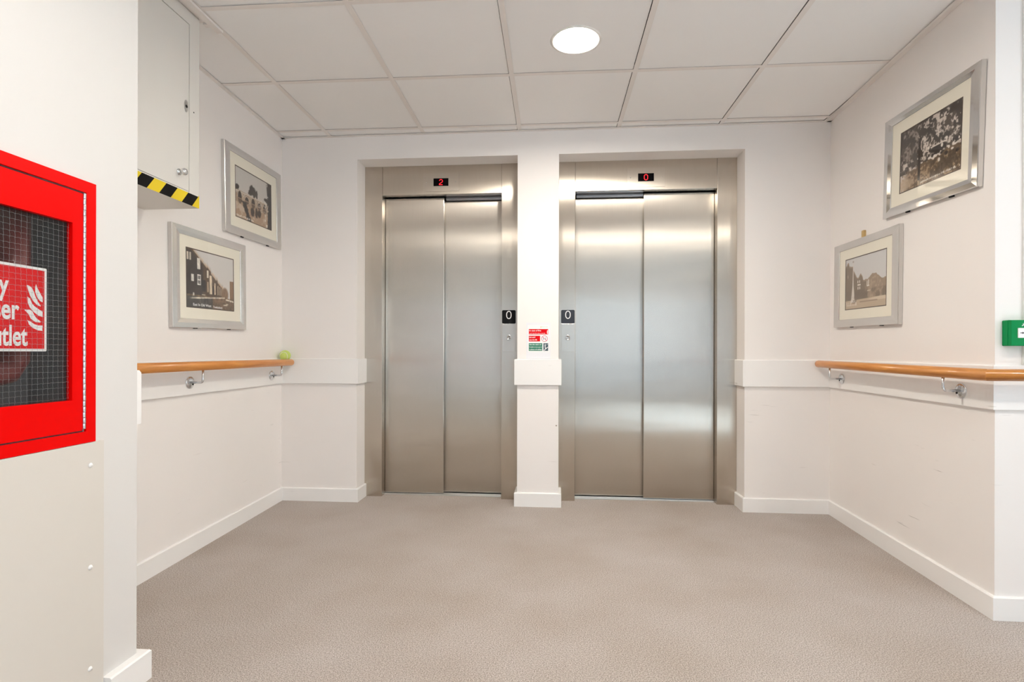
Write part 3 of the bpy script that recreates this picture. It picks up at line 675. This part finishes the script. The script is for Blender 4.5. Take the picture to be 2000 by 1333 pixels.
def print_trees(u, v):
    n = fbm(u, v, 10, 23, 5); n2 = fbm(u, v, 34, 28, 3); n3 = fbm(u, v, 5, 33)
    img = lay(np.zeros(u.shape + (3,)), 1 + 0 * u, (206, 196, 186))
    fol = sm(n * .55 + n2 * .45 + .16 * v - .22 * u * (1 - u) * 2 * sm(v, .3, .6), .43, .56)
    fol2 = np.where(v > .28, fol, 0) * 1.0
    img = lay(img, fol2, (54, 44, 36)); img = lay(img, fol2 * sm(n3, .5, .6) * .5, (100, 86, 74))
    img = lay(img, sm(.42 - u + (n2 - .5) * .25, 0, .1) * sm(v - .40 + (n2 - .5) * .2, 0, .08) * (.45 + .5 * sm(n, .42, .58)), (58, 47, 38))
    ground = .26 + .10 * u + (n - .5) * .12
    img = lay(img, sm(ground + .05 - v, 0, .02) * sm(u - .10, -.05, .1), (104, 82, 58)); img = lay(img, sm(ground - v, 0, .02) * sm(n2, .45, .62) * .8, (176, 152, 124)); img = lay(img, sm(ground + .02 - v, 0, .02) * sm(u - .4, 0, .2) * sm(.62 - n, 0, .1) * .7, (62, 47, 32))
    img = lay(img, ell(u, v, .10, .12, .16, .08, .5) * .7, (186, 166, 140))
    for x, w_, c in ((.345, .038, (38, 28, 22)), (.16, .010, (92, 76, 64)), (.22, .010, (80, 66, 54)), (.05, .010, (70, 56, 46))): img = lay(img, rect(u, v, x - w_ / 2, x + w_ / 2, .10 if w_ > .02 else .25, .75, .008), c)
    img = lay(img, ell(u, v, .66, .46, .13, .055, .3), (34, 28, 24)); img = lay(img, rect(u, v, .53, .78, .505, .522) , (214, 206, 196)); img = lay(img, ell(u, v, .62, .36, .08, .05, .4) * sm(n2, .4, .5), (220, 212, 202))
    for k in range(26):
        x = .48 + .5 * rng.rand(); y = .26 + .3 * rng.rand(); img = lay(img, ell(u, v, x, y, .012 + .015 * rng.rand(), .012 + .02 * rng.rand(), .5), (224, 216, 206) if k % 2 else (40, 32, 26))
    img = scribble(img, u, v, .38, .98, .04, 0.02, .035, 15)
    return img
def print_obelisk(u, v):
    n = fbm(u, v, 9, 43); n2 = fbm(u, v, 26, 48)
    img = lay(np.zeros(u.shape + (3,)), 1 + 0 * u, (206, 205, 204))
    sky = np.interp(u, [0, .04, .05, .09, .10, .20, .21, .30, .34, .40, .45, .46, .56, .62, .66, .75, .82, .90, 1.0], [.86, .88, .93, .93, .86, .84, .76, .62, .60, .68, .60, .54, .54, .57, .62, .62, .57, .50, .52])
    img = lay(img, sm(sky - v + (n2 - .5) * .03, 0, .012), (152, 132, 110)); img = lay(img, sm(sky - .03 - v, 0, .02) * sm(.5 - u + n * .2, 0, .1), (122, 106, 88))
    img = lay(img, sm(sky - v, 0, .05) * sm(n2, .5, .65) * sm(u - .55, 0, .1) * .5, (186, 162, 136)); img = lay(img, sm(.38 - v, 0, .05) * sm(n, .4, .6) * .6, (104, 90, 74))
    img = lay(img, sm(.18 + .02 * u - v, 0, .012), (188, 168, 142)); img = lay(img, ell(u, v, .9, .16, .30, .03, .4), (206, 190, 166)); img = lay(img, rect(u, v, .38, .8, .12, .14, .006), (150, 130, 108))
    for x0, x1, y0, y1, c in ((.32, .34, .49, .54, (220, 215, 206)), (.365, .385, .49, .54, (220, 215, 206)), (.32, .40, .44, .47, (214, 208, 198)), (.325, .345, .37, .42, (214, 208, 198)), (.37, .39, .37, .42, (214, 208, 198)), (.55, .61, .40, .42, (225, 220, 210)), (.55, .565, .42, .50, (220, 214, 204)), (.58, .60, .42, .52, (220, 214, 204)), (.56, .64, .31, .33, (196, 182, 160)), (.06, .08, .62, .68, (170, 155, 134))): img = lay(img, rect(u, v, x0, x1, y0, y1), c)
    hw_ = np.interp(v, [.08, .14, .20, .30, .36, .46, .90], [.075, .07, .045, .035, .028, .016, .006]); img = lay(img, sm(hw_ - np.abs(u - .205), 0, .004) * sm(v - .07, 0, .004) * sm(.91 - v, 0, .01), (212, 205, 195))
    img = lay(img, rect(u, v, .15, .27, .07, .13), (196, 172, 146)); img = lay(img, rect(u, v, .04, .055, .07, .14) + rect(u, v, .09, .10, .07, .14) + rect(u, v, .28, .30, .07, .14) + rect(u, v, .04, .30, .08, .09), (214, 204, 190))
    img = lay(img, ell(u, v, .205, .92, .02, .018, .4), (170, 160, 150)); img = lay(img, sm(n2, .5, .6) * ell(u, v, .23, .2, .08, .09, .4) * .7, (120, 104, 88))
    return img
m = M['print'] = mat('sepia_print', (0.5, 0.5, 0.5), 0.55)
at = N(m, 'ShaderNodeVertexColor', layer_name='Tone'); LK(m, at.outputs['Color'], m.node_tree.nodes['Principled BSDF'].inputs['Base Color'])
def print_mesh(w_, h_, fn, nx=250, ny=176):
    U, V = np.meshgrid(np.linspace(0, 0.9999, nx), np.linspace(0, 0.9999, ny)); img = np.clip(fn(U, V), 0, 255) / 255
    img = np.where(img <= 0.04045, img / 12.92, ((img + 0.055) / 1.055) ** 2.4)
    verts = np.stack([(U - .5) * w_, (V - .5) * h_, 0 * U], -1).reshape(-1, 3)
    idx = np.arange(nx * ny).reshape(ny, nx); q = np.stack([idx[:-1, :-1], idx[:-1, 1:], idx[1:, 1:], idx[1:, :-1]], -1).reshape(-1, 4)
    me = bpy.data.meshes.new('print'); me.from_pydata(verts.tolist(), [], q.tolist())
    ca = me.color_attributes.new('Tone', 'FLOAT_COLOR', 'POINT'); ca.data.foreach_set('color', np.concatenate([img.reshape(-1, 3), np.ones((nx * ny, 1))], 1).astype(np.float32).ravel())
    me.materials.append(M['print']); return me

def frame_pic(y_near, y_far, z_bot, z_top, side, tilt, fn, label, moulding, mt_o, pr_o, caption=None):
    """side -1 left wall, +1 right wall; mt_o / pr_o = (left,right,bottom,top) insets as the viewer sees them"""
    W_, H_ = (y_far - y_near), (z_top - z_bot); yc = (y_near + y_far) / 2; zc = (z_top + z_bot) / 2
    if side < 0: mw = basis((lx(yc), yc, zc), (-AL, 1, 0), tilt=tilt)
    else: mw = basis((rx(yc), yc, zc), (AR, -1, 0), tilt=-tilt)
    t = thing('framed_photograph', label, 'picture', mw, 'framed old town photographs')
    hw, hh = W_ / 2, H_ / 2; D = 0.020
    a = [(-hw, -hh), (hw, -hh), (hw, hh), (-hw, hh)]
    il, ir, ib, it = mt_o; c = [(-hw + il, -hh + ib), (hw - ir, -hh + ib), (hw - ir, hh - it), (-hw + il, hh - it)]
    bm = nb(); z_out, z_in = D, D - 0.006
    for i in range(4):       # four mitred lengths, slightly dished face
        j = (i + 1) % 4
        A0, A1, C1, C0 = a[i], a[j], c[j], c[i]
        ins = 0.003
        def mixp(p, q, k): return (p[0] + (q[0] - p[0]) * k, p[1] + (q[1] - p[1]) * k)
        ring0 = [(*A0, 0.0015), (*A0, z_out - 0.002), (*mixp(A0, C0, 0.05), z_out), (*mixp(A0, C0, 0.55), z_out - 0.0015), (*mixp(A0, C0, 0.97), z_in), (*C0, z_in - 0.002), (*C0, 0.0015)]
        ring1 = [(*A1, 0.0015), (*A1, z_out - 0.002), (*mixp(A1, C1, 0.05), z_out), (*mixp(A1, C1, 0.55), z_out - 0.0015), (*mixp(A1, C1, 0.97), z_in), (*C1, z_in - 0.002), (*C1, 0.0015)]
        r0 = [bm.verts.new(p) for p in ring0]; r1_ = [bm.verts.new(p) for p in ring1]
        for k in range(7): bm.faces.new((r0[k], r1_[k], r1_[(k + 1) % 7], r0[(k + 1) % 7]))
        bm.faces.new(r0); bm.faces.new(r1_[::-1])
    obj('frame', bm, moulding, t)
    pl, pr, pb, pt = pr_o
    bm = nb(); P_ = [(-hw + pl, -hh + pb), (hw - pr, -hh + pb), (hw - pr, hh - pt), (-hw + pl, hh - pt)]
    zz = 0.010
    vo = [bm.verts.new((*p, zz)) for p in c]; vi = [bm.verts.new((*p, zz)) for p in P_]; vb = [bm.verts.new((*p, 0.003)) for p in c]; vc = [bm.verts.new((*p, 0.003)) for p in P_]
    for i in range(4):
        j = (i + 1) % 4; bm.faces.new((vo[i], vo[j], vi[j], vi[i])); bm.faces.new((vi[i], vi[j], vc[j], vc[i])); bm.faces.new((vb[i], vb[j], vo[j], vo[i]))
    bm.faces.new(vb[::-1]) if False else None
    obj('mount', bm, M['mount'], t)
    bm = nb(); 
    for i in range(4):
        j = (i + 1) % 4; d0 = [(P_[i][0], P_[i][1]), (P_[j][0], P_[j][1])]
        e = 0.0045; cxp, cyp = (P_[0][0] + P_[1][0]) / 2, (P_[0][1] + P_[2][1]) / 2
        def inn(p): return (p[0] + math.copysign(e, cxp - p[0]), p[1] + math.copysign(e, cyp - p[1]))
        prism(bm, [P_[i], P_[j], inn(P_[j]), inn(P_[i])], zz - 0.0015, zz + 0.0002)
    obj('dark_fillet', bm, M['core'], t)
    pw, ph = P_[1][0] - P_[0][0], P_[2][1] - P_[0][1]
    o = bpy.data.objects.new('print', print_mesh(pw, ph, fn)); C.objects.link(o); o.parent = t; o.location = ((P_[0][0] + P_[1][0]) / 2, (P_[0][1] + P_[2][1]) / 2, zz - 0.001)
    if caption:
        bm = nb()
        for s, x, y, h_, wd in caption: merge(bm, text_bm(s, h_, P_[0][0] + x * pw, P_[0][1] + y * ph, zz - 0.0008, zz - 0.0005, bold=0.0001, width=wd * pw))
        obj('caption', bm, M['white'], t, 'white handwritten caption')
    bm = nb(); box(bm, c[0][0], c[1][0], c[0][1], c[2][1], 0.0112, 0.0124); obj('glass', bm, M['glass'], t)
    for x in (-hw * 0.42, hw * 0.5):
        bm = nb(); box(bm, x - 0.012, x + 0.012, -hh - 0.0035, -hh + 0.0005, 0.003, 0.012, bev=0.001); obj('wall_clip', bm, M['black'], t)
    return t
frame_pic(2.693, 3.321, 1.5815, 2.0505, -1, 0.026, print_bridge, 'old photograph of an arched bridge, upper picture on the left wall', M['silver'], (0.062, 0.046, 0.043, 0.036), (0.113, 0.108, 0.098, 0.094))
frame_pic(2.2825, 2.9025, 1.0615, 1.5255, -1, 0.022, print_street, 'old photograph of a terraced street, lower picture on the left wall', M['silver'], (0.062, 0.046, 0.043, 0.038), (0.110, 0.106, 0.095, 0.090), caption=[('East In Old West', 0.13, 0.040, 0.012, 0.36), ('Tewkesbury', 0.53, 0.030, 0.011, 0.20)])
frame_pic(2.139, 2.770, 1.575, 2.0325, 1, 0.047, print_trees, 'old photograph of people under trees, upper picture on the right wall', M['polished'], (0.052, 0.062, 0.042, 0.036), (0.116, 0.106, 0.092, 0.090))
frame_pic(2.645, 3.282, 1.086, 1.545, 1, 0.020, print_obelisk, 'old photograph of an obelisk in a square, lower picture on the right wall', M['silver'], (0.050, 0.068, 0.041, 0.037), (0.113, 0.116, 0.092, 0.090))
bm = nb(); y = 2.980; box(bm, rx(y) - 0.014, rx(y) + 0.0005, y - 0.010, y + 0.010, 1.5445, 1.582, bev=0.002)
tag(obj('wooden_peg', bm, M['peg']), 'small pale wooden peg on the wall above the obelisk picture', 'peg')

# ------------------------------------------------------------------ high wall cupboard with hazard tape
CX, CY1, CZ0 = -1.466, 2.133, 1.533
t = thing('wall_cupboard', 'pale grey high cupboard with striped tape under its door', 'cupboard', Matrix.Translation((CX, 1.80, CZ0)))
def PC(name, bm, m, par=t, lab=None):
    bmesh.ops.translate(bm, verts=bm.verts[:], vec=(-CX, -1.80, -CZ0)); return obj(name, bm, m, par, lab)
bm = nb(); CB = CX - 0.006
prism(bm, [(CB, YF + 0.004), (CB, CY1), (lx(CY1) + 0.0005, CY1), (lx(YF + 0.004) + 0.0005, YF + 0.004)], CZ0, H - 0.003)
box(bm, CB, CX, 2.0745, CY1, CZ0, H - 0.003); box(bm, CB, CX, YF + 0.004, 2.0745, CZ0, 1.5835); box(bm, CB, CX, YF + 0.004, 2.0745, 2.2525, H - 0.003)
PC('carcass', bm, M['cupboard'])
bm = nb(); box(bm, CB + 0.0002, CX - 0.0005, YF + 0.01, 2.0715, 1.5865, 2.2495, bev=0.0006); dr = PC('door', bm, M['cupboard'])
bm = nb(); mt = Matrix.Translation((CX - 0.0005, 2.015, 1.6445)) @ Matrix.Rotation(PI / 2, 4, 'Y')
lathe(bm, [(0.0, 0), (0.0125, 0), (0.0125, 0.002), (0.0055, 0.0045), (0.0045, 0.010), (0.0075, 0.013), (0.0128, 0.018), (0.0138, 0.024), (0.0115, 0.029), (0.0, 0.031)], 28, M4=mt); PC('knob', bm, M['chrome'], dr)
bm = nb(); prism(bm, [(2.054 + 0.011 * math.cos(a) , 1.918 + 0.0245 * math.sin(a)) for a in [2 * PI * i / 24 for i in range(24)]], CX - 0.0006, CX + 0.0012, axis='x'); es = PC('escutcheon', bm, M['plate'], dr)
bm = nb(); prism(bm, disc(2.055, 1.917, 0.0062, 20), CX + 0.0008, CX + 0.0016, axis='x'); PC('keyhole', bm, M['black'], dr)
bm = nb(); prism(bm, disc(2.100, 1.912, 0.0030, 12), CX - 0.0003, CX + 0.0004, axis='x'); PC('screw_hole', bm, M['tapeblack'])
bm = nb(); k = -6; zb, zt = CZ0 - 0.0005, 1.5795
def clipy(p): return (min(max(p[0], YF + 0.004), CY1), p[1])
while True:
    b0 = 1.785 + 0.0610 * k; s = 0.038
    q = [(b0, zb), (b0 + 0.061, zb), (b0 + 0.061 + s, zt), (b0 + s, zt)]
    if b0 > CY1: break
    if b0 + s > CY1 - 0.006:    # last piece, a clipped triangle
        q = [(b0, zb), (CY1 + 0.001, zb), (CY1 + 0.001, zb + (zt - zb) * (CY1 - b0) / s)]; q = q if CY1 - b0 < s else q + [(b0 + s, zt)]
    elif b0 + 0.061 + s > CY1: q = [(b0, zb), (min(b0 + 0.061, CY1), zb), (CY1 + 0.001, zb + (zt - zb) * max(0, (CY1 - b0 - 0.061) / s)), (CY1 + 0.001, zt), (b0 + s, zt)]
    if b0 > YF + 0.01: prism(bm, q, CX, CX + 0.0006, mi=(k % 2), axis='x')
    k += 1
PC('hazard_tape', bm, [M['tapeblack'], M['yellow']], lab='yellow and black striped tape')

# ------------------------------------------------------------------ red riser cabinet on the near left wall
FY0, FY1, FZ0, FZ1 = 0.925, 1.3265, 0.7145, 1.3785
t = thing('riser_outlet_cabinet', 'red wall cabinet with wired glass door and fire sign', 'cabinet', basis((XF, 1.02, 0.715), (0, 1, 0)))
mwi = t.matrix_world.inverted()
def PR(name, bm, m, par=t, lab=None):
    """bm in frame coords: x = Y, y = Z, z = out from wall"""
    bmesh.ops.translate(bm, verts=bm.verts[:], vec=(-1.02, -0.715, 0)); return obj(name, bm, m, par, lab)
DY0, DY1, DZb, DZt = 0.957, 1.2905, 0.7465, 1.3455          # door slab
GY0, GY1, GZ0, GZ1 = 0.99, 1.2615, 0.825, 1.2655            # glass
def ringbox(bm, o, i, z0, z1):
    (x0, x1, y0, y1), (a0, a1, b0, b1) = o, i
    O = [(x0, y0), (x1, y0), (x1, y1), (x0, y1)]; I = [(a0, b0), (a1, b0), (a1, b1), (a0, b1)]
    for k in range(4):
        j = (k + 1) % 4; prism(bm, [O[k], O[j], I[j], I[k]], z0, z1)
    bmesh.ops.remove_doubles(bm, verts=bm.verts[:], dist=1e-5)
bm = nb(); ringbox(bm, (FY0, FY1, FZ0, FZ1), (0.954, 1.298, 0.743, 1.3495), 0.0003, 0.007); PR('frame', bm, M['red'])
bm = nb()
prism(bm, [(NY0 + .001, NZ0 + .001), (NY1 - .001, NZ0 + .001), (NY1 - .001, NZ1 - .001), (NY0 + .001, NZ1 - .001)], -0.155, -0.150)
prism(bm, [(NY0 + .001, NZ0 + .001), (NY0 + .005, NZ0 + .001), (NY0 + .005, NZ1 - .001), (NY0 + .001, NZ1 - .001)], -0.150, -0.002); prism(bm, [(NY1 - .003, NZ0 + .001), (NY1 - .001, NZ0 + .001), (NY1 - .001, NZ1 - .001), (NY1 - .003, NZ1 - .001)], -0.150, -0.002)
prism(bm, [(NY0 + .005, NZ0 + .001), (NY1 - .003, NZ0 + .001), (NY1 - .003, NZ0 + .003), (NY0 + .005, NZ0 + .003)], -0.150, -0.002); prism(bm, [(NY0 + .005, NZ1 - .003), (NY1 - .003, NZ1 - .003), (NY1 - .003, NZ1 - .001), (NY0 + .005, NZ1 - .001)], -0.150, -0.002)
PR('box', bm, M['inside'], lab='grey inside of the cabinet')
bm = nb(); tube(bm, [(1.20, 1.34, -0.09), (1.20, 0.98, -0.09), (1.195, 0.93, -0.085), (1.17, 0.90, -0.08), (1.10, 0.89, -0.075)], 0.032, 20); PR('riser_pipe', bm, M['pipe'])
bm = nb(); ringbox(bm, (DY0, DY1, DZb, DZt), (GY0, GY1, GZ0, GZ1), -0.012, 0.003); dr = PR('door', bm, M['red'])
bm = nb(); prism(bm, [(GY0, GZ0), (GY1, GZ0), (GY1, GZ1), (GY0, GZ1)], -0.011, -0.006); PR('glass_pane', bm, M['wiredglass'], dr)
bm = nb(); st = 0.0132; r_ = 0.00026; y = GY1 - 0.004
random.seed(3)
def wavy(fixed, a, c, vert):
    pts = []; n = int((c - a) / (st / 2)); ph = random.random() * 6
    for i in range(n + 1):
        q = a + (c - a) * i / n; off = 0.0006 * (1 if i % 2 else -1) + 0.0006 * math.sin(q * 30 + ph)
        pts.append((fixed + off, q, -0.0052) if vert else (q, fixed + off, -0.0052))
    return pts
while y > GY0: tube(bm, wavy(y, GZ0 + .001, GZ1 - .001, True), r_, 4); y -= st
z = GZ0 + 0.006
while z < GZ1: tube(bm, wavy(z, GY0 + .001, GY1 - .001, False), r_, 4); z += st
PR('wire_mesh', bm, M['wire'], dr, 'fine wire grid in the glass')
bm = nb(); yk = DZb + 0.004; i = 0
while yk < DZt - 0.012:
    lathe(bm, [(0.0, 0), (0.0038, 0), (0.0040, 0.0008), (0.0040, 0.0128), (0.0038, 0.0136), (0.0, 0.0136)], 14, M4=Matrix.Translation((1.2945, yk, 0.0035 + 0.0004 * (i % 2))) @ Matrix.Rotation(-PI / 2, 4, 'X')); yk += 0.0142; i += 1
PR('piano_hinge', bm, M['chrome'], t, 'long steel hinge')
# sign behind the glass
SY0, SY1, SZ0_, SZ1_ = 1.028, 1.2090, 0.9465, 1.1430
bm = nb(); prism(bm, rrect(SY0, SY1, SZ0_, SZ1_, 0.003), -0.0140, -0.0132); sg = PR('fire_sign', bm, M['white'], t, 'white bordered red sign')
bm = nb(); prism(bm, [(SY0 + .006, SZ0_ + .006), (SY1 - .006, SZ0_ + .006), (SY1 - .006, SZ1_ - .006), (SY0 + .006, SZ1_ - .006)], -0.0132, -0.0128); PR('sign_field', bm, M['signred'], sg)
bm = nb(); x0 = 1.0490
merge(bm, text_bm('Dry', 0.0445, x0, 1.073, -0.0128, -0.0124, bold=0.0015, width=0.069)); merge(bm, text_bm('Riser', 0.0445, x0, 1.0195, -0.0128, -0.0124, bold=0.0015, width=0.093)); merge(bm, text_bm('Outlet', 0.0445, x0, 0.9605, -0.0128, -0.0124, bold=0.0015, width=0.1125))
PR('sign_lettering', bm, M['white'], sg)
bm = nb()
fl = [[(244, 780), (262, 783), (285, 800), (300, 835), (308, 860), (325, 895), (348, 928), (350, 934), (325, 928), (295, 900), (270, 860), (256, 820)],
      [(313, 765), (322, 790), (335, 815), (352, 845), (363, 862), (363, 900), (345, 893), (322, 865), (307, 825), (307, 790)],
      [(250, 868), (268, 880), (282, 915), (300, 935), (330, 955), (363, 975), (363, 1015), (335, 1008), (300, 985), (268, 950), (253, 915)],
      [(228, 970), (262, 966), (285, 975), (300, 1005), (318, 1030), (350, 1052), (345, 1060), (310, 1058), (275, 1035), (258, 1000)],
      [(250, 1047), (275, 1058), (300, 1075), (330, 1083), (363, 1083), (363, 1124), (330, 1122), (290, 1105), (262, 1080)]]
for pg in fl: prism(bm, [(1.159 + (x - 244) * (1.198 - 1.159) / (363 - 244), 1.103 + (y - 765) * (0.9955 - 1.103) / (1122 - 765)) for x, y in pg], -0.0128, -0.0124)
bmesh.ops.triangulate(bm, faces=[f for f in bm.faces if len(f.verts) > 4]); PR('flame_symbol', bm, M['white'], sg)

# cover board below the cabinet
t = thing('cover_board', 'white screwed cover board under the red cabinet', 'panel', basis((XF, 1.0, 0.0), (0, 1, 0)))
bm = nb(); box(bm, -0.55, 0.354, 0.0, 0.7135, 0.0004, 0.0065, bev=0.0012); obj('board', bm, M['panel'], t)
for z in (0.655, 0.393, 0.133):
    bm = nb(); lathe(bm, [(0.0, 0.0062), (0.0062, 0.0062), (0.0062, 0.0075), (0.0045, 0.0098), (0.0, 0.0106)], 20, M4=Matrix.Translation((0.311, z, 0))); 
    box(bm, 0.3105, 0.3150, z - 0.0007, z + 0.0007, 0.0101, 0.0109); obj('screw_cap', bm, M['gloss'], t)

# ------------------------------------------------------------------ green emergency door release on the right return wall
gx0, gx1, gz0, gz1 = 1.5745, 1.6640, 0.9730, 1.0640
t = thing('door_release_call_point', 'green emergency door release box at the right edge', 'call point', basis((gx0, YN, gz0), (1, 0, 0)))
W_, Hh = gx1 - gx0, gz1 - gz0
bm = nb(); prism(bm, rrect(0, W_, 0, Hh, 0.004, 4), 0.0002, 0.024); obj('back_box', bm, M['callgreen'], t)
bm = nb(); nseg = 10; prof = [(0.001, 0.024)] + [(0.001 + (W_ - 0.002) * i / nseg, 0.040 + 0.006 * math.sin(PI * i / nseg)) for i in range(nseg + 1)] + [(W_ - 0.001, 0.024)]
prism(bm, prof, 0.001, Hh - 0.001, axis='y'); obj('front_cover', bm, M['callgreen'], t)
bm = nb(); prism(bm, [(0.018, 0.028), (W_ - 0.018, 0.028), (W_ - 0.018, 0.062), (0.018, 0.062)], 0.0405, 0.0468); lb = obj('break_plate', bm, M['white'], t)
bm = nb()
for s, xx in ((1, 0.024), (-1, W_ - 0.024)):
    ar = [(0, -0.0012), (0.007, -0.0012), (0.007, -0.0038), (0.0125, 0), (0.007, 0.0038), (0.007, 0.0012), (0, 0.0012)]
    prism(bm, [(xx + s * p[0], 0.045 + p[1]) for p in (ar if s > 0 else ar[::-1])], 0.0468, 0.0472)
prism(bm, disc(W_ / 2, 0.045, 0.0035, 16), 0.0468, 0.0472); obj('arrows', bm, M['black'], lb)
bm = nb(); cxg = W_ / 2 - 0.006; prism(bm, disc(cxg, 0.0800, 0.0026, 12), 0.0458, 0.0464); stroke(bm, [(cxg, 0.077), (cxg - 0.004, 0.0725)], 0.003, 0.0458, 0.0464); stroke(bm, [(cxg - 0.006, 0.0765), (cxg + 0.005, 0.0755)], 0.002, 0.0458, 0.0464); stroke(bm, [(cxg - 0.004, 0.0725), (cxg + 0.002, 0.070), (cxg - 0.001, 0.0665)], 0.0024, 0.0458, 0.0464); stroke(bm, [(cxg - 0.004, 0.0725), (cxg - 0.009, 0.0695)], 0.0024, 0.0458, 0.0464)
obj('running_figure', bm, M['white'], t)

# ------------------------------------------------------------------ fire notice on the pillar
t = thing('fire_notice', 'white fire notice with red and green panels on the pillar', 'sign', basis((-0.1195, YB, 0.9065), (1, 0, 0)))
ox, oz = -0.1195, 0.9065
def R_(bm, x0, x1, z0, z1, d0, d1): return prism(bm, [(x0 - ox, z0 - oz), (x1 - ox, z0 - oz), (x1 - ox, z1 - oz), (x0 - ox, z1 - oz)], d0, d1)
bm = nb(); R_(bm, -0.1935, -0.0455, 0.9070, 1.1300, 0.0003, 0.0018); obj('holder', bm, mat('laminated_sheet', (0.84, 0.84, 0.87), 0.2), t)
bm = nb(); R_(bm, -0.1850, -0.0520, 0.9480, 1.1150, 0.0018, 0.0021); obj('paper', bm, M['white'], t)
bm = nb(); R_(bm, -0.1780, -0.0590, 1.0570, 1.0900, 0.0021, 0.0023); R_(bm, -0.1780, -0.1085, 1.0140, 1.0490, 0.0021, 0.0023)
obj('red_panels', bm, M['signred'], t)
bm = nb(); R_(bm, -0.1780, -0.0950, 0.9560, 1.0030, 0.0021, 0.0023); obj('green_panel', bm, M['signgreen'], t)
bm = nb(); R_(bm, -0.0880, -0.0590, 0.9560, 1.0030, 0.0021, 0.0023); obj('stairs_panel', bm, M['signdark'], t)
bm = nb()
def TX(s, h_, x, z, wd, bold=0.00025): merge(bm, text_bm(s, h_, x - ox, z - oz, 0.0023, 0.0025, bold=bold, width=wd))
TX('In case of fire', 0.0085, -0.1750, 1.0765, 0.072); TX('and if the fire alarm sounds', 0.0050, -0.1750, 1.0615, 0.098, 0.0001); obj('fire_heading', bm, M['white'], t); bm = nb()
TX('DO NOT', 0.0080, -0.1750, 1.0350, 0.038); TX('use the lift', 0.0080, -0.1750, 1.0200, 0.048)
obj('lift_heading', bm, M['white'], t); bm = nb()
TX('Use the stairs or', 0.0072, -0.1750, 0.9915, 0.075); TX('if unable to do so go to', 0.0072, -0.1750, 0.9765, 0.076, 0.00012); TX('a place of safety', 0.0072, -0.1750, 0.9615, 0.077)
obj('stairs_heading', bm, M['white'], t)
bm = nb(); prism(bm, [(x - ox, z - oz) for x, z in ((-0.066, 1.060), (-0.062, 1.060), (-0.061, 1.082), (-0.065, 1.084), (-0.067, 1.070))], 0.0023, 0.0025)
obj('extinguisher_symbol', bm, M['white'], t)
bm = nb(); stroke(bm, [(-0.0860 - ox, 0.9600 - oz), (-0.0780 - ox, 0.9620 - oz), (-0.0770 - ox, 0.9680 - oz), (-0.0690 - ox, 0.9700 - oz), (-0.0680 - ox, 0.9760 - oz), (-0.0600 - ox, 0.9780 - oz)], 0.0040, 0.0023, 0.0025)
stroke(bm, [(-0.0720 - ox, 0.9920 - oz), (-0.0600 - ox, 0.9985 - oz)], 0.0016, 0.0023, 0.0025); prism(bm, disc(-0.0775 - ox, 0.9970 - oz, 0.0024, 12), 0.0023, 0.0025)
stroke(bm, [(-0.0775 - ox, 0.9945 - oz), (-0.0775 - ox, 0.9820 - oz), (-0.0755 - ox, 0.9700 - oz)], 0.0042, 0.0023, 0.0025); stroke(bm, [(-0.0815 - ox, 0.9870 - oz), (-0.0775 - ox, 0.9920 - oz), (-0.0725 - ox, 0.9880 - oz)], 0.0018, 0.0023, 0.0025)
obj('stairs_symbol', bm, M['white'], t)
bm = nb(); c0 = (-0.0815 - ox, 1.0310 - oz); stroke(bm, disc(c0[0], c0[1], 0.0180, 40), 0.0026, 0.0021, 0.0024, closed=True); stroke(bm, [(c0[0] - 0.0125, c0[1] + 0.0125), (c0[0] + 0.0125, c0[1] - 0.0125)], 0.0026, 0.0023, 0.0026); obj('prohibition_ring', bm, mat('ring_red', (0.62, 0.02, 0.10), 0.5), t)
bm = nb()
for s in (-1, 1):
    prism(bm, disc(c0[0] + s * 0.007, c0[1] + 0.006, 0.0018, 10), 0.0021, 0.0023); stroke(bm, [(c0[0] + s * 0.007, c0[1] + 0.004), (c0[0] + s * 0.007, c0[1] - 0.009)], 0.0030, 0.0021, 0.0023)
stroke(bm, [(c0[0] - 0.0025, c0[1] - 0.003), (c0[0], c0[1] + 0.003), (c0[0] + 0.0025, c0[1] - 0.003)], 0.0014, 0.0021, 0.0023); obj('lift_pictogram', bm, mat('pictogram_grey', (0.25, 0.33, 0.33), 0.5), t)
bm = nb(); merge(bm, text_bm('Retirement', 0.0050, -0.100 - ox, 1.1010 - oz, 0.0021, 0.0023, width=0.040)); prism(bm, [(x - ox, z - oz) for x, z in ((-0.1065, 1.098), (-0.1020, 1.098), (-0.1020, 1.106), (-0.1065, 1.106))], 0.0021, 0.0023, mi=1)
obj('small_logo', bm, [mat('logo_green', (0.35, 0.55, 0.35), 0.5), mat('logo_orange', (0.85, 0.55, 0.25), 0.5)], t)

# small chip in the pillar plaster
bm = nb(); prism(bm, [(-0.0085 + 0.0052 * math.cos(a) * (1 + 0.2 * math.sin(3 * a)), 0.4975 + 0.0042 * math.sin(a)) for a in [2 * PI * i / 14 for i in range(14)]], YB - 0.0006, YB + 0.001, axis='y')
o = struct('trim_10', bm, M['chip'], 'small plaster chip on the pillar')
